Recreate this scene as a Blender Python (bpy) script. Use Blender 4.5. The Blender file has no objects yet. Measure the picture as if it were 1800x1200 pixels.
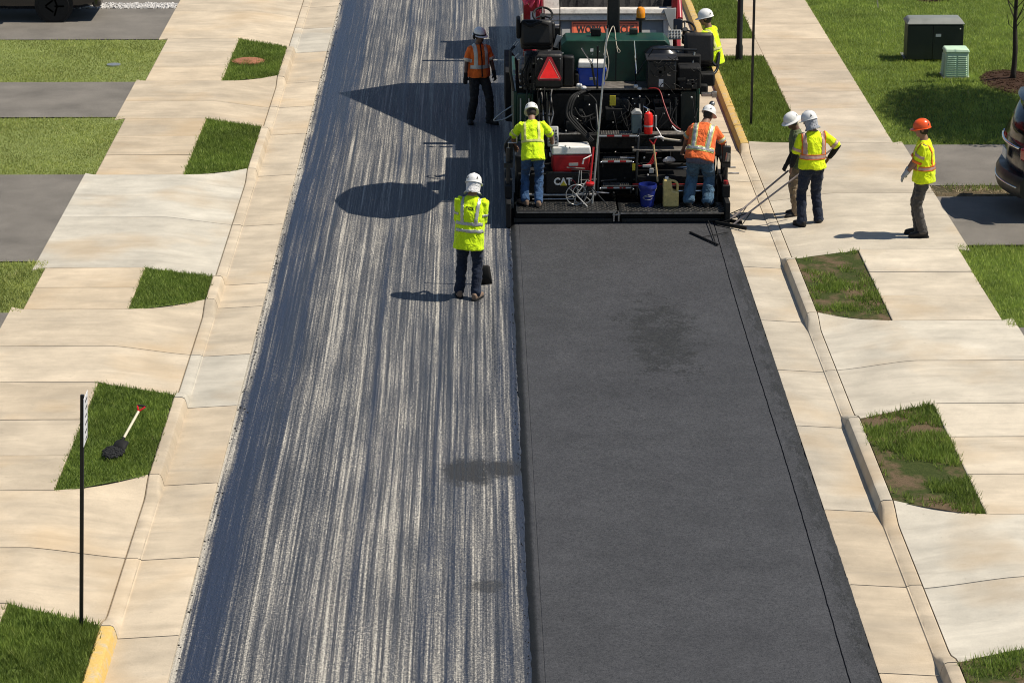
import bpy, bmesh, math, random
import numpy as np
from mathutils import Vector, Matrix, Quaternion
random.seed(7); rng = np.random.default_rng(7)
R = math.radians
scene = bpy.context.scene
col = scene.collection
V = Vector

# ------------------------------------------------------------------ camera, sky, sun, exposure
CAM_H = 11.85
TILT = R(17.599); YAW = R(0.7302); LENS = 97.226
cam_data = bpy.data.cameras.new('camera'); cam = bpy.data.objects.new('camera', cam_data); col.objects.link(cam)
cam.location = (0, 0, CAM_H); cam.rotation_euler = (R(90) - TILT, 0, -YAW)
cam_data.lens = LENS; cam_data.sensor_width = 36; cam_data.clip_end = 3000
scene.camera = cam
SUN_ELEV = R(57.5); SHADOW = V((-1.0, 0.05, 0)).normalized()      # shadows fall to the left of the picture
sun_dir = V((-SHADOW.x * math.cos(SUN_ELEV), -SHADOW.y * math.cos(SUN_ELEV), math.sin(SUN_ELEV)))
world = bpy.data.worlds.new('World'); scene.world = world; world.use_nodes = True
wn = world.node_tree.nodes; wl = world.node_tree.links; wn.clear()
sky = wn.new('ShaderNodeTexSky'); sky.sky_type = 'NISHITA'; sky.sun_disc = False
sky.sun_elevation = SUN_ELEV; sky.sun_rotation = math.atan2(sun_dir.x, sun_dir.y)
sky.air_density = 1.0; sky.dust_density = 0.4; sky.ozone_density = 1.6
bgn = wn.new('ShaderNodeBackground'); bgn.inputs[1].default_value = 0.08
wo = wn.new('ShaderNodeOutputWorld'); wl.new(sky.outputs[0], bgn.inputs[0]); wl.new(bgn.outputs[0], wo.inputs[0])
sl = bpy.data.lights.new('sun', 'SUN'); sl.energy = 4.6; sl.angle = R(0.55); sl.color = (1.0, 0.93, 0.81)
sun = bpy.data.objects.new('sun', sl); col.objects.link(sun); sun.rotation_euler = (-sun_dir).to_track_quat('-Z', 'Y').to_euler()
sun.location = (20, 30, 40)
scene.view_settings.view_transform = 'Standard'; scene.view_settings.look = 'None'
scene.view_settings.gamma = 1; scene.view_settings.use_curve_mapping = False; scene.view_settings.exposure = 0.18
scene.cycles.filter_width = 1.05; scene.cycles.max_bounces = 6; scene.cycles.diffuse_bounces = 3; scene.cycles.glossy_bounces = 3; scene.cycles.transmission_bounces = 4
scene.cycles.caustics_reflective = False; scene.cycles.caustics_refractive = False

# measurement helper: a photo point at a known height or depth -> metres
_fpx = LENS / 36 * 1800
_rot = cam.rotation_euler.to_matrix()
def ground(u, v, z=0.0):
    d = _rot @ V((u - 900, 600 - v, -_fpx)); t = (z - CAM_H) / d.z; p = d * t; return V((p.x, p.y, z))
def at(u, v, y):
    d = _rot @ V((u - 900, 600 - v, -_fpx)); t = y / d.y; p = d * t; return V((p.x, y, CAM_H + p.z))

# ------------------------------------------------------------------ node helpers
class NB:
    def __init__(s, name):
        s.m = bpy.data.materials.new(name); s.m.use_nodes = True; s.nt = s.m.node_tree; s.n = s.nt.nodes; s.l = s.nt.links
        s.b = s.n['Principled BSDF']
    def put(s, sock, val):
        if isinstance(val, bpy.types.NodeSocket): s.l.new(val, sock)
        elif isinstance(val, (tuple, list)):
            sock.default_value = (*val, 1.0) if (len(val) == 3 and sock.type == 'RGBA') else val
        else: sock.default_value = val
    def coord(s, scale=(1, 1, 1), kind='Object', rot=(0, 0, 0), loc=(0, 0, 0)):
        t = s.n.new('ShaderNodeTexCoord'); m = s.n.new('ShaderNodeMapping'); s.l.new(t.outputs[kind], m.inputs[0])
        m.inputs['Scale'].default_value = scale; m.inputs['Rotation'].default_value = rot; m.inputs['Location'].default_value = loc
        return m.outputs[0]
    def wcoord(s, scale=(1, 1, 1), loc=(0, 0, 0)):
        g = s.n.new('ShaderNodeNewGeometry'); m = s.n.new('ShaderNodeMapping'); s.l.new(g.outputs['Position'], m.inputs[0])
        m.inputs['Scale'].default_value = scale; m.inputs['Location'].default_value = loc; return m.outputs[0]
    def xyz(s, vec):
        n = s.n.new('ShaderNodeSeparateXYZ'); s.l.new(vec, n.inputs[0]); return n.outputs
    def comb(s, x, y, z):
        n = s.n.new('ShaderNodeCombineXYZ'); s.put(n.inputs[0], x); s.put(n.inputs[1], y); s.put(n.inputs[2], z); return n.outputs[0]
    def noise(s, vec, scale=5, detail=4, rough=0.6, dist=0.0):
        n = s.n.new('ShaderNodeTexNoise'); s.l.new(vec, n.inputs['Vector']); n.inputs['Scale'].default_value = scale
        n.inputs['Detail'].default_value = detail; n.inputs['Roughness'].default_value = rough; n.inputs['Distortion'].default_value = dist
        return n.outputs['Fac']
    def voro(s, vec, scale=5, feature='F1', out='Distance'):
        n = s.n.new('ShaderNodeTexVoronoi'); n.feature = feature; s.l.new(vec, n.inputs['Vector']); n.inputs['Scale'].default_value = scale
        return n.outputs[out]
    def ramp(s, fac, stops, interp='LINEAR'):
        n = s.n.new('ShaderNodeValToRGB'); s.put(n.inputs[0], fac); cr = n.color_ramp; cr.interpolation = interp
        while len(cr.elements) < len(stops): cr.elements.new(0.5)
        for e, (p, c) in zip(cr.elements, stops):
            e.position = p; e.color = (c, c, c, 1) if not isinstance(c, (tuple, list)) else (*c, 1)
        return n.outputs[0]
    def math(s, op, a, b=0.0, c=0.0):
        n = s.n.new('ShaderNodeMath'); n.operation = op; s.put(n.inputs[0], a); s.put(n.inputs[1], b); s.put(n.inputs[2], c); return n.outputs[0]
    def mix(s, fac, a, b, mode='MIX'):
        n = s.n.new('ShaderNodeMix'); n.data_type = 'RGBA'; n.blend_type = mode
        s.put(n.inputs[0], fac); s.put(n.inputs[6], a); s.put(n.inputs[7], b); return n.outputs[2]
    def maprange(s, v, a, b, c=0.0, d=1.0, smooth=False):
        n = s.n.new('ShaderNodeMapRange'); s.put(n.inputs[0], v)
        if smooth: n.interpolation_type = 'SMOOTHSTEP'
        for i, x in enumerate((a, b, c, d)): n.inputs[i + 1].default_value = x
        return n.outputs[0]
    def attr(s, name, kind='OBJECT'):
        n = s.n.new('ShaderNodeAttribute'); n.attribute_type = kind; n.attribute_name = name; return n.outputs
    def bump(s, h, strength=0.3, dist=0.01, normal=None):
        n = s.n.new('ShaderNodeBump'); s.put(n.inputs['Height'], h); n.inputs['Strength'].default_value = strength; n.inputs['Distance'].default_value = dist
        if normal is not None: s.l.new(normal, n.inputs['Normal'])
        return n.outputs[0]
    def done(s, color=None, rough=None, normal=None, metal=None, spec=None, **kw):
        for k, v in (('Base Color', color), ('Roughness', rough), ('Normal', normal), ('Metallic', metal), ('Specular IOR Level', spec)):
            if v is not None: s.put(s.b.inputs[k], v)
        for k, v in kw.items(): s.put(s.b.inputs[k.replace('_', ' ')], v)
        return s.m

M = {}
def simple(name, c, rough=0.5, metal=0.0, var=0.15, nscale=6.0, bump=0.0, bscale=40, spec=0.5, dirt=None, coat=0.0, wear=0.35):
    """painted, plastic or metal surface with slight tone variation, grime and fine relief"""
    b = NB(name); p = b.coord()
    n1 = b.noise(p, nscale, 5, 0.65); f = b.maprange(n1, 0.3, 0.7, 1 - var, 1 + var)
    colr = b.mix(1.0, c, f, 'MULTIPLY')
    if dirt:
        n2 = b.noise(p, nscale * 2.3, 6, 0.7); msk = b.maprange(n2, 0.5, 0.72, 0, wear); colr = b.mix(msk, colr, dirt)
    rr = b.maprange(n1, 0.3, 0.7, max(0.03, rough - 0.1), min(1, rough + 0.12))
    nrm = None
    if bump: nrm = b.bump(b.noise(p, bscale, 4, 0.6), bump, 0.01)
    b.done(colr, rr, nrm, metal, spec)
    if coat: b.b.inputs['Coat Weight'].default_value = coat; b.b.inputs['Coat Roughness'].default_value = 0.04
    M[name] = b.m; return b.m
def fabric(name, c, var=0.14, fold=0.55, rough=0.9, dirt=None, sheen=0.1, fuzz=0.0):
    b = NB(name); p = b.coord()
    n1 = b.noise(b.coord((9, 9, 5)), 1.0, 3, 0.55, 1.2); n2 = b.noise(p, 34, 3, 0.6)
    f = b.maprange(n1, 0.3, 0.7, 1 - var, 1 + var); colr = b.mix(1.0, c, f, 'MULTIPLY')
    if dirt:
        colr = b.mix(b.maprange(b.noise(p, 7, 5, 0.7), 0.48, 0.72, 0, 0.6), colr, dirt)
    h = b.math('ADD', b.math('MULTIPLY', n1, 1.0), b.math('MULTIPLY', n2, 0.15))
    b.done(colr, rough, b.bump(h, fold * 1.3, 0.05), 0, 0.25); b.b.inputs['Sheen Weight'].default_value = sheen
    M[name] = b.m; return b.m

# ------------------------------------------------------------------ mesh helpers
class MB:
    def __init__(s): s.v = []; s.f = []; s.mi = []; s.cur = 0; s.grp = []
    def add(s, vs, fs):
        o = len(s.v); s.grp.append((o, len(s.f))); s.v += [tuple(p) for p in vs]; s.f += [tuple(i + o for i in f) for f in fs]; s.mi += [s.cur] * len(fs); return s
    def box(s, c, d, rot=None, taper=None):
        c = V(c); hx, hy, hz = d[0] / 2, d[1] / 2, d[2] / 2; tx, ty = taper or (1, 1)
        vs = [V((x * hx * (tx if z > 0 else 1), y * hy * (ty if z > 0 else 1), z * hz)) for x in (-1, 1) for y in (-1, 1) for z in (-1, 1)]
        if rot is not None:
            m = rot if isinstance(rot, Matrix) else Matrix.Rotation(rot, 3, 'Z'); vs = [m @ p for p in vs]
        return s.add([c + p for p in vs], [(0, 1, 3, 2), (4, 6, 7, 5), (0, 4, 5, 1), (2, 3, 7, 6), (0, 2, 6, 4), (1, 5, 7, 3)])
    def bb(s, x0, x1, y0, y1, z0, z1): return s.box(((x0 + x1) / 2, (y0 + y1) / 2, (z0 + z1) / 2), (x1 - x0, y1 - y0, z1 - z0))
    def frame(s, d):
        d = V(d).normalized(); a = V((0, 0, 1)) if abs(d.z) < 0.9 else V((1, 0, 0)); x = d.cross(a).normalized(); return x, x.cross(d).normalized()
    def cyl(s, p0, p1, r0, r1=None, n=12, cap=True):
        p0, p1 = V(p0), V(p1); r1 = r0 if r1 is None else r1; x, y = s.frame(p1 - p0); vs = []
        for p, r in ((p0, r0), (p1, r1)):
            for i in range(n): a = 2 * math.pi * i / n; vs.append(p + (x * math.cos(a) + y * math.sin(a)) * r)
        fs = [(i, (i + 1) % n, n + (i + 1) % n, n + i) for i in range(n)]
        if cap: fs += [tuple(range(n - 1, -1, -1)), tuple(range(n, 2 * n))]
        return s.add(vs, fs)
    def tube(s, pts, r, n=8, closed=False):
        pts = [V(p) for p in pts]; m = len(pts); rs = r if isinstance(r, (list, tuple)) else [r] * m; vs = []; prev = None
        for i, p in enumerate(pts):
            a = pts[(i - 1) % m] if (closed or i > 0) else p; b = pts[(i + 1) % m] if (closed or i < m - 1) else p
            d = (b - a).normalized()
            if prev is None: x, y = s.frame(d)
            else:
                x = (prev - d * prev.dot(d)); x = x.normalized() if x.length > 1e-6 else s.frame(d)[0]; y = d.cross(x)
            prev = x
            for k in range(n): t = 2 * math.pi * k / n; vs.append(p + (x * math.cos(t) + y * math.sin(t)) * rs[i])
        fs = []
        for i in range(m if closed else m - 1):
            for k in range(n): j = (i + 1) % m; fs.append((i * n + k, i * n + (k + 1) % n, j * n + (k + 1) % n, j * n + k))
        if not closed: fs += [tuple(range(n - 1, -1, -1)), tuple(range((m - 1) * n, m * n))]
        return s.add(vs, fs)
    def lathe(s, prof, c, axis=(0, 0, 1), n=24, sx=1.0, sy=1.0):
        c = V(c); ax = V(axis).normalized(); x, y = (V((1, 0, 0)), V((0, 1, 0))) if abs(ax.z) > 0.99 else s.frame(ax); vs = []
        for r, h in prof:
            for i in range(n): a = 2 * math.pi * i / n; vs.append(c + ax * h + x * (math.cos(a) * r * sx) + y * (math.sin(a) * r * sy))
        fs = []
        for j in range(len(prof) - 1):
            for i in range(n): fs.append((j * n + i, j * n + (i + 1) % n, (j + 1) * n + (i + 1) % n, (j + 1) * n + i))
        fs += [tuple(range(n - 1, -1, -1)), tuple(range((len(prof) - 1) * n, len(prof) * n))]
        return s.add(vs, fs)
    def prism(s, poly, depth, org, ux, uy):
        """polygon (a, b) in the plane org + a ux + b uy, extruded by depth along ux x uy"""
        org, ux, uy = V(org), V(ux), V(uy); w = ux.cross(uy).normalized() * depth; n = len(poly)
        lo = [org + ux * a + uy * b for a, b in poly]
        return s.add(lo + [p + w for p in lo], [tuple(range(n - 1, -1, -1)), tuple(range(n, 2 * n))] + [(i, (i + 1) % n, n + (i + 1) % n, n + i) for i in range(n)])
    def sphere(s, c, r, nu=14, nv=9):
        r = (r, r, r) if not isinstance(r, (tuple, list)) else r; c = V(c); vs = [c + V((0, 0, -r[2]))]
        for j in range(1, nv):
            t = math.pi * j / nv - math.pi / 2
            for i in range(nu): a = 2 * math.pi * i / nu; vs.append(c + V((math.cos(t) * math.cos(a) * r[0], math.cos(t) * math.sin(a) * r[1], math.sin(t) * r[2])))
        vs.append(c + V((0, 0, r[2]))); fs = [(0, 1 + (i + 1) % nu, 1 + i) for i in range(nu)]
        for j in range(nv - 2):
            for i in range(nu): a = 1 + j * nu; fs.append((a + i, a + (i + 1) % nu, a + nu + (i + 1) % nu, a + nu + i))
        e = len(vs) - 1; a = 1 + (nv - 2) * nu; fs += [(a + i, a + (i + 1) % nu, e) for i in range(nu)]
        return s.add(vs, fs)
    def loft(s, rings, cap=True):
        n = len(rings[0]); vs = [p for r in rings for p in r]; fs = []
        for j in range(len(rings) - 1):
            for i in range(n): fs.append((j * n + i, j * n + (i + 1) % n, (j + 1) * n + (i + 1) % n, (j + 1) * n + i))
        if cap: fs += [tuple(range(n - 1, -1, -1)), tuple(range((len(rings) - 1) * n, len(rings) * n))]
        return s.add(vs, fs)
    def mesh(s, name, org=(0, 0, 0), recalc=True):
        o = V(org); me = bpy.data.meshes.new(name); me.from_pydata([(p[0] - o.x, p[1] - o.y, p[2] - o.z) for p in s.v], [], s.f)
        if any(s.mi): me.polygons.foreach_set('material_index', s.mi)
        if recalc:
            bm = bmesh.new(); bm.from_mesh(me); bmesh.ops.recalc_face_normals(bm, faces=bm.faces); bm.to_mesh(me); bm.free()
        me.update(); return me
    def build(s, name, mat, parent=None, org=None, smooth=False, bevel=0.0, seg=2, recalc=True, subsurf=0):
        if org is None: org = parent_org(parent)
        me = s.mesh(name, org, recalc); return link(name, me, mat, parent, smooth, bevel, seg, subsurf)

ORG = {}
def parent_org(p):
    while p is not None:
        if p.name in ORG: return ORG[p.name]
        p = p.parent
    return V((0, 0, 0))
def link(name, me, mat, parent=None, smooth=False, bevel=0.0, seg=2, subsurf=0):
    o = bpy.data.objects.new(name, me); col.objects.link(o)
    for m in (mat if isinstance(mat, (list, tuple)) else [mat]): me.materials.append(M[m] if isinstance(m, str) else m)
    if parent is not None: o.parent = parent
    if smooth == 'auto':
        me.polygons.foreach_set('use_smooth', [True] * len(me.polygons)); me.set_sharp_from_angle(angle=R(38))
    elif smooth: me.polygons.foreach_set('use_smooth', [True] * len(me.polygons))
    if bevel:
        b = o.modifiers.new('bevel', 'BEVEL'); b.width = bevel; b.segments = seg; b.limit_method = 'ANGLE'; b.angle_limit = R(40)
        me.polygons.foreach_set('use_smooth', [True] * len(me.polygons)); me.set_sharp_from_angle(angle=R(38))
    if subsurf: q = o.modifiers.new('sub', 'SUBSURF'); q.levels = subsurf; q.render_levels = subsurf
    return o
def tag(o, label=None, cat=None, group=None, kind=None):
    if label: o['label'] = label
    if cat: o['category'] = cat
    if group: o['group'] = group
    if kind: o['kind'] = kind
    return o
def thing(name, loc, label, cat, group=None, rotz=0.0, world_verts=True):
    o = bpy.data.objects.new(name, None); col.objects.link(o); o.location = loc; o.rotation_euler = (0, 0, rotz); o.empty_display_size = 0.2
    ORG[o.name] = V(loc) if world_verts else V((0, 0, 0)); return tag(o, label, cat, group)
def structure(name, label=None):
    o = bpy.data.objects.new(name, None); col.objects.link(o); o['kind'] = 'structure'; ORG[o.name] = V((0, 0, 0))
    if label: o['label'] = label
    return o
def baked(o):
    """apply an object's modifiers to its mesh"""
    dg = bpy.context.evaluated_depsgraph_get(); me = bpy.data.meshes.new_from_object(o.evaluated_get(dg)); o.modifiers.clear(); old = o.data; o.data = me; bpy.data.meshes.remove(old); return o
def text_mesh(body, size, extrude=0.002, bold=0.0, align='CENTER', sx=1.0):
    cu = bpy.data.curves.new('text', 'FONT'); cu.body = body; cu.size = size; cu.extrude = extrude; cu.offset = bold; cu.align_x = align; cu.align_y = 'CENTER'; cu.resolution_u = 3
    t = bpy.data.objects.new('text', cu); col.objects.link(t); bpy.context.view_layer.update()
    me = bpy.data.meshes.new_from_object(t.evaluated_get(bpy.context.evaluated_depsgraph_get())); bpy.data.objects.remove(t)
    if sx != 1: me.transform(Matrix.Diagonal((sx, 1, 1, 1)))
    return me
def lettering(name, body, size, pos, ux, uy, mat, parent, bold=0.0, sx=1.0, extrude=0.002):
    me = text_mesh(body, size, extrude, bold, sx=sx); ux, uy = V(ux).normalized(), V(uy).normalized(); w = ux.cross(uy)
    m = Matrix((ux, uy, w)).transposed().to_4x4(); m.translation = V(pos) - parent_org(parent); me.transform(m)
    return link(name, me, mat, parent)

# ------------------------------------------------------------------ materials
def concrete_mat(name, rot=0.0):
    b = NB(name); p = b.wcoord(); tone = b.attr('tone')[2]; seed = b.attr('seed')[2]
    sh = b.comb(b.math('MULTIPLY', seed, 13.1), b.math('MULTIPLY', seed, 7.7), 0.0)
    n = b.n.new('ShaderNodeVectorMath'); b.l.new(p, n.inputs[0]); b.l.new(sh, n.inputs[1]); q = n.outputs[0]
    mp = b.n.new('ShaderNodeMapping'); b.l.new(q, mp.inputs[0]); mp.inputs['Scale'].default_value = (1.1, 3.6, 1); mp.inputs['Rotation'].default_value = (0, 0, rot)
    streak = b.noise(mp.outputs[0], 1.0, 6, 0.62, 0.6); blot = b.noise(q, 1.3, 6, 0.62); fine = b.noise(q, 90, 3, 0.7); spots = b.noise(q, 16, 4, 0.75)
    base = b.mix(tone, (0.555, 0.45, 0.318), (0.565, 0.52, 0.43))
    base = b.mix(1.0, base, b.maprange(b.math('FRACT', b.math('MULTIPLY', seed, 3.7)), 0, 1, 0.9, 1.08), 'MULTIPLY')
    c = b.mix(1.0, base, b.maprange(streak, 0.28, 0.72, 0.87, 1.1), 'MULTIPLY')
    c = b.mix(1.0, c, b.maprange(blot, 0.3, 0.7, 0.8, 1.12), 'MULTIPLY')
    c = b.mix(1.0, c, b.maprange(fine, 0.25, 0.75, 0.82, 1.13), 'MULTIPLY')
    c = b.mix(b.maprange(spots, 0.62, 0.76, 0, 0.5), c, (0.2, 0.165, 0.12))
    mp3 = b.n.new('ShaderNodeMapping'); b.l.new(q, mp3.inputs[0]); mp3.inputs['Scale'].default_value = (0.35, 2.6, 1); mp3.inputs['Rotation'].default_value = (0, 0, 0.12)
    c = b.mix(b.maprange(b.noise(mp3.outputs[0], 1.0, 5, 0.6, 0.8), 0.54, 0.72, 0, 0.38), c, (0.3, 0.26, 0.205))
    c = b.mix(b.maprange(b.voro(q, 2.2), 0.0, 0.035, 0.75, 0), c, (0.1, 0.085, 0.06))
    c = b.mix(b.maprange(b.noise(q, 0.6, 3, 0.5), 0.53, 0.7, 0, 0.42), c, (0.5, 0.35, 0.19))
    mp2 = b.n.new('ShaderNodeMapping'); b.l.new(q, mp2.inputs[0]); mp2.inputs['Scale'].default_value = (3, 160, 1)
    h = b.math('ADD', b.noise(mp2.outputs[0], 1, 2, 0.5), b.math('MULTIPLY', fine, 0.8))
    M[name] = b.done(c, b.maprange(blot, 0.3, 0.7, 0.75, 0.92), b.bump(h, 0.22, 0.01), 0, 0.3)
concrete_mat('concrete'); 
def milled():
    b = NB('milled_asphalt'); p = b.wcoord(); x, y, z = b.xyz(p)
    wob = b.math('MULTIPLY', b.math('SUBTRACT', b.noise(b.comb(b.math('MULTIPLY', x, 0.2), b.math('MULTIPLY', y, 0.09), 0), 1, 2, 0.5), 0.5), 0.12)
    xs = b.math('ADD', x, wob)
    def lines(sx, sy, off, det=3, rough=0.6): return b.noise(b.comb(b.math('MULTIPLY', xs, sx), b.math('MULTIPLY', y, sy), off), 1, det, rough)
    big = lines(2.3, 0.012, 0.6, 2); mid = lines(9.5, 0.06, 4.0, 3, 0.72); fin = lines(31, 0.2, 9.0, 3, 0.78)
    # tooth grooves: nearly even spacing, wandering together, strong in some strips and worn away in others
    ph = b.math('ADD', b.math('MULTIPLY', xs, 96.0), b.math('MULTIPLY', lines(1.2, 0.09, 31.0, 3, 0.6), 26.0)); s1 = b.math('SINE', ph); s2 = b.math('SINE', b.math('ADD', b.math('MULTIPLY', xs, 41.0), b.math('MULTIPLY', lines(0.9, 0.05, 37.0, 2, 0.5), 22.0)))
    amp = b.maprange(lines(1.6, 0.06, 43.0, 3, 0.6), 0.35, 0.65, 0.25, 1.0); groove = b.maprange(s1, -1.0, -0.3, 0, 1)
    grain = b.maprange(b.noise(p, 38, 4, 0.8), 0.36, 0.64, 0, 1); chat = b.maprange(b.noise(b.comb(b.math('MULTIPLY', x, 34), b.math('MULTIPLY', y, 13), 0), 1, 3, 0.8), 0.34, 0.66, 0, 1); patch = b.noise(b.comb(b.math('MULTIPLY', x, 1.6), b.math('MULTIPLY', y, 0.55), 7.0), 1, 5, 0.65)
    def cen(n, k): return b.math('MULTIPLY', b.math('SUBTRACT', n, 0.5), k)
    t = b.math('ADD', b.math('ADD', cen(big, 0.75), cen(mid, 1.1)), b.math('ADD', cen(fin, 1.15), cen(patch, 0.5)))
    t = b.math('ADD', t, b.math('ADD', b.math('MULTIPLY', b.math('MULTIPLY', s1, amp), 0.075), b.math('MULTIPLY', s2, 0.05)))
    t = b.math('ADD', t, b.math('ADD', cen(grain, 0.28), cen(chat, 0.24)))
    # a wetter strip of tack coat runs along the left gutter and beside the joint; drier and dusty between
    xe = b.math('ADD', x, b.math('MULTIPLY', b.math('SUBTRACT', b.noise(b.comb(0.0, b.math('MULTIPLY', y, 0.5), 0.0), 1, 4, 0.6), 0.5), 0.3))
    lane = b.maprange(xe, -3.05, -2.2, -0.25, 0.0, True); edge = b.maprange(xe, -3.2, -3.02, 0.55, 0.0, True); joint = b.maprange(x, 0.42, 0.5, 0.0, -0.25, True)
    t = b.math('ADD', b.math('ADD', t, lane), b.math('ADD', edge, joint))
    dust = b.maprange(t, -0.3, 0.42, 0, 1)
    sky_tint = b.math('MAXIMUM', b.maprange(xe, -2.9, -2.4, 1, 0, True), b.maprange(big, 0.36, 0.5, 0.85, 0.1, True))
    dark = b.mix(sky_tint, (0.026, 0.029, 0.037), (0.009, 0.017, 0.042))  # navy: blue sky mirrored in the glossy tack, put into its colour
    c = b.mix(b.maprange(dust, 0.12, 0.5, 0, 1), dark, (0.105, 0.105, 0.108)); c = b.mix(b.maprange(dust, 0.5, 0.95, 0, 1), c, (0.4, 0.37, 0.315))
    c = b.mix(1.0, c, b.maprange(grain, 0, 1, 0.66, 1.34), 'MULTIPLY'); c = b.mix(1.0, c, b.maprange(fin, 0.3, 0.7, 0.7, 1.35), 'MULTIPLY')
    lump = b.math('ADD', b.math('MULTIPLY', fin, 1.0), b.math('ADD', b.math('MULTIPLY', chat, 0.8), b.math('ADD', b.math('MULTIPLY', grain, 0.5), b.math('MULTIPLY', groove, 0.15))))
    # thin spills of hot mix on the milled surface
    def blob(cx, cy, rx, ry):
        dx = b.math('DIVIDE', b.math('SUBTRACT', x, cx), rx); dy = b.math('DIVIDE', b.math('SUBTRACT', y, cy), ry); d = b.math('SQRT', b.math('ADD', b.math('MULTIPLY', dx, dx), b.math('MULTIPLY', dy, dy)))
        nn = b.math('ADD', b.math('MULTIPLY', b.noise(p, 5, 3, 0.6), 1.3), b.math('MULTIPLY', b.noise(p, 40, 3, 0.8), 0.9)); return b.maprange(b.math('ADD', d, b.math('SUBTRACT', nn, 1.1)), 0.6, 0.95, 1, 0)
    sp = b.math('MAXIMUM', blob(-0.12, 32.05, 0.42, 0.6), b.math('MAXIMUM', blob(0.3, 32.15, 0.4, 0.4), b.math('MULTIPLY', blob(0.08, 28.4, 0.26, 0.22), 0.7)))
    c = b.mix(b.math('MULTIPLY', sp, 0.92), c, b.mix(grain, (0.009, 0.009, 0.01), (0.03, 0.031, 0.033)))
    rough = b.math('ADD', b.maprange(dust, 0.0, 0.6, 0.36, 0.85), b.math('MULTIPLY', grain, 0.12))
    M['milled_asphalt'] = b.done(c, rough, b.bump(lump, 0.6, 0.012), 0, b.maprange(dust, 0, 0.7, 0.7, 0.3))
milled()
def fresh():
    b = NB('fresh_asphalt'); p = b.wcoord(); x, y, z = b.xyz(p)
    g = b.math('ADD', b.math('MULTIPLY', b.noise(p, 62, 3, 0.8), 0.55), b.math('MULTIPLY', b.noise(p, 27, 3, 0.8), 0.45)); g2 = b.voro(p, 60); med = b.noise(p, 3.0, 5, 0.6)
    c = b.mix(b.maprange(g, 0.34, 0.68, 0, 1), (0.011, 0.011, 0.012), (0.073, 0.073, 0.077))
    c = b.mix(1.0, c, b.maprange(med, 0.3, 0.7, 0.88, 1.12), 'MULTIPLY'); c = b.mix(1.0, c, b.maprange(b.noise(p, 0.7, 3, 0.5), 0.35, 0.7, 0.92, 1.18), 'MULTIPLY')
    def blob(cx, cy, rx, ry, sc=5.0, am=1.6):
        dx = b.math('DIVIDE', b.math('SUBTRACT', x, cx), rx); dy = b.math('DIVIDE', b.math('SUBTRACT', y, cy), ry)
        d = b.math('SQRT', b.math('ADD', b.math('MULTIPLY', dx, dx), b.math('MULTIPLY', dy, dy)))
        return b.maprange(b.math('ADD', d, b.math('MULTIPLY', b.math('SUBTRACT', b.noise(p, 46, 4, 0.85), 0.5), am)), 0.1, 0.75, 1, 0)
    def speck(cx, cy, rx, ry, k=0.36):
        dx = b.math('DIVIDE', b.math('SUBTRACT', x, cx), rx); dy = b.math('DIVIDE', b.math('SUBTRACT', y, cy), ry)
        d = b.math('SQRT', b.math('ADD', b.math('MULTIPLY', dx, dx), b.math('MULTIPLY', dy, dy))); f = b.maprange(d, 0, 1.2, 1, 0, True)
        n = b.math('ADD', b.math('MULTIPLY', b.maprange(b.noise(p, 30, 3, 0.8), 0.3, 0.7, 0, 1), 0.55), b.math('MULTIPLY', b.maprange(b.noise(p, 3.2, 4, 0.65), 0.3, 0.7, 0, 1), 0.45)); return b.maprange(b.math('ADD', n, b.math('MULTIPLY', f, k)), 0.84, 0.92, 0, 1)
    edge = b.math('MULTIPLY', b.maprange(x, 3.83, 3.98, 0, 1), b.maprange(b.noise(b.comb(b.math('MULTIPLY', x, 4), b.math('MULTIPLY', y, 1.3), 3), 1, 6, 0.8), 0.47, 0.53, 0, 1))
    hard = b.maprange(x, 4.0, 4.07, 0, 0.9)
    coarse = b.math('MAXIMUM', speck(2.6, 37.4, 0.85, 3.0, 0.56), b.math('MAXIMUM', edge, hard))
    coarse = b.math('MAXIMUM', coarse, b.math('MULTIPLY', speck(2.0, 35.2, 0.9, 2.0, 0.25), 0.8))
    left = b.maprange(b.math('ADD', x, b.math('MULTIPLY', b.noise(p, 12, 3, 0.7), 0.05)), 0.605, 0.65, 1.0, 0.0)  # near-black joint edge: its shade and the coarse mix, both put into the colour
    c = b.mix(b.math('MULTIPLY', b.math('MAXIMUM', coarse, left), 0.9), c, b.mix(b.maprange(g, 0.45, 0.62, 0, 1), (0.009, 0.009, 0.009), (0.034, 0.035, 0.033))); c = b.mix(left, c, (0.006, 0.006, 0.006))
    h = b.math('ADD', g, b.math('MULTIPLY', g2, 0.6)); h = b.math('ADD', h, b.math('MULTIPLY', b.math('MULTIPLY', coarse, b.noise(p, 30, 3, 0.7)), 2.0))
    M['fresh_asphalt'] = b.done(c, b.maprange(g, 0.3, 0.7, 0.62, 0.82), b.bump(h, 0.5, 0.008), 0, 0.45)
fresh()
def old_drive():
    b = NB('drive_asphalt'); p = b.wcoord(); g = b.noise(p, 60, 4, 0.75); med = b.noise(p, 1.1, 5, 0.6)
    c = b.mix(b.maprange(g, 0.3, 0.7, 0, 1), (0.105, 0.094, 0.08), (0.235, 0.212, 0.18)); c = b.mix(1.0, c, b.maprange(med, 0.3, 0.7, 0.75, 1.2), 'MULTIPLY')
    M['drive_asphalt'] = b.done(c, 0.85, b.bump(g, 0.4, 0.006), 0, 0.35)
old_drive()
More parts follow.
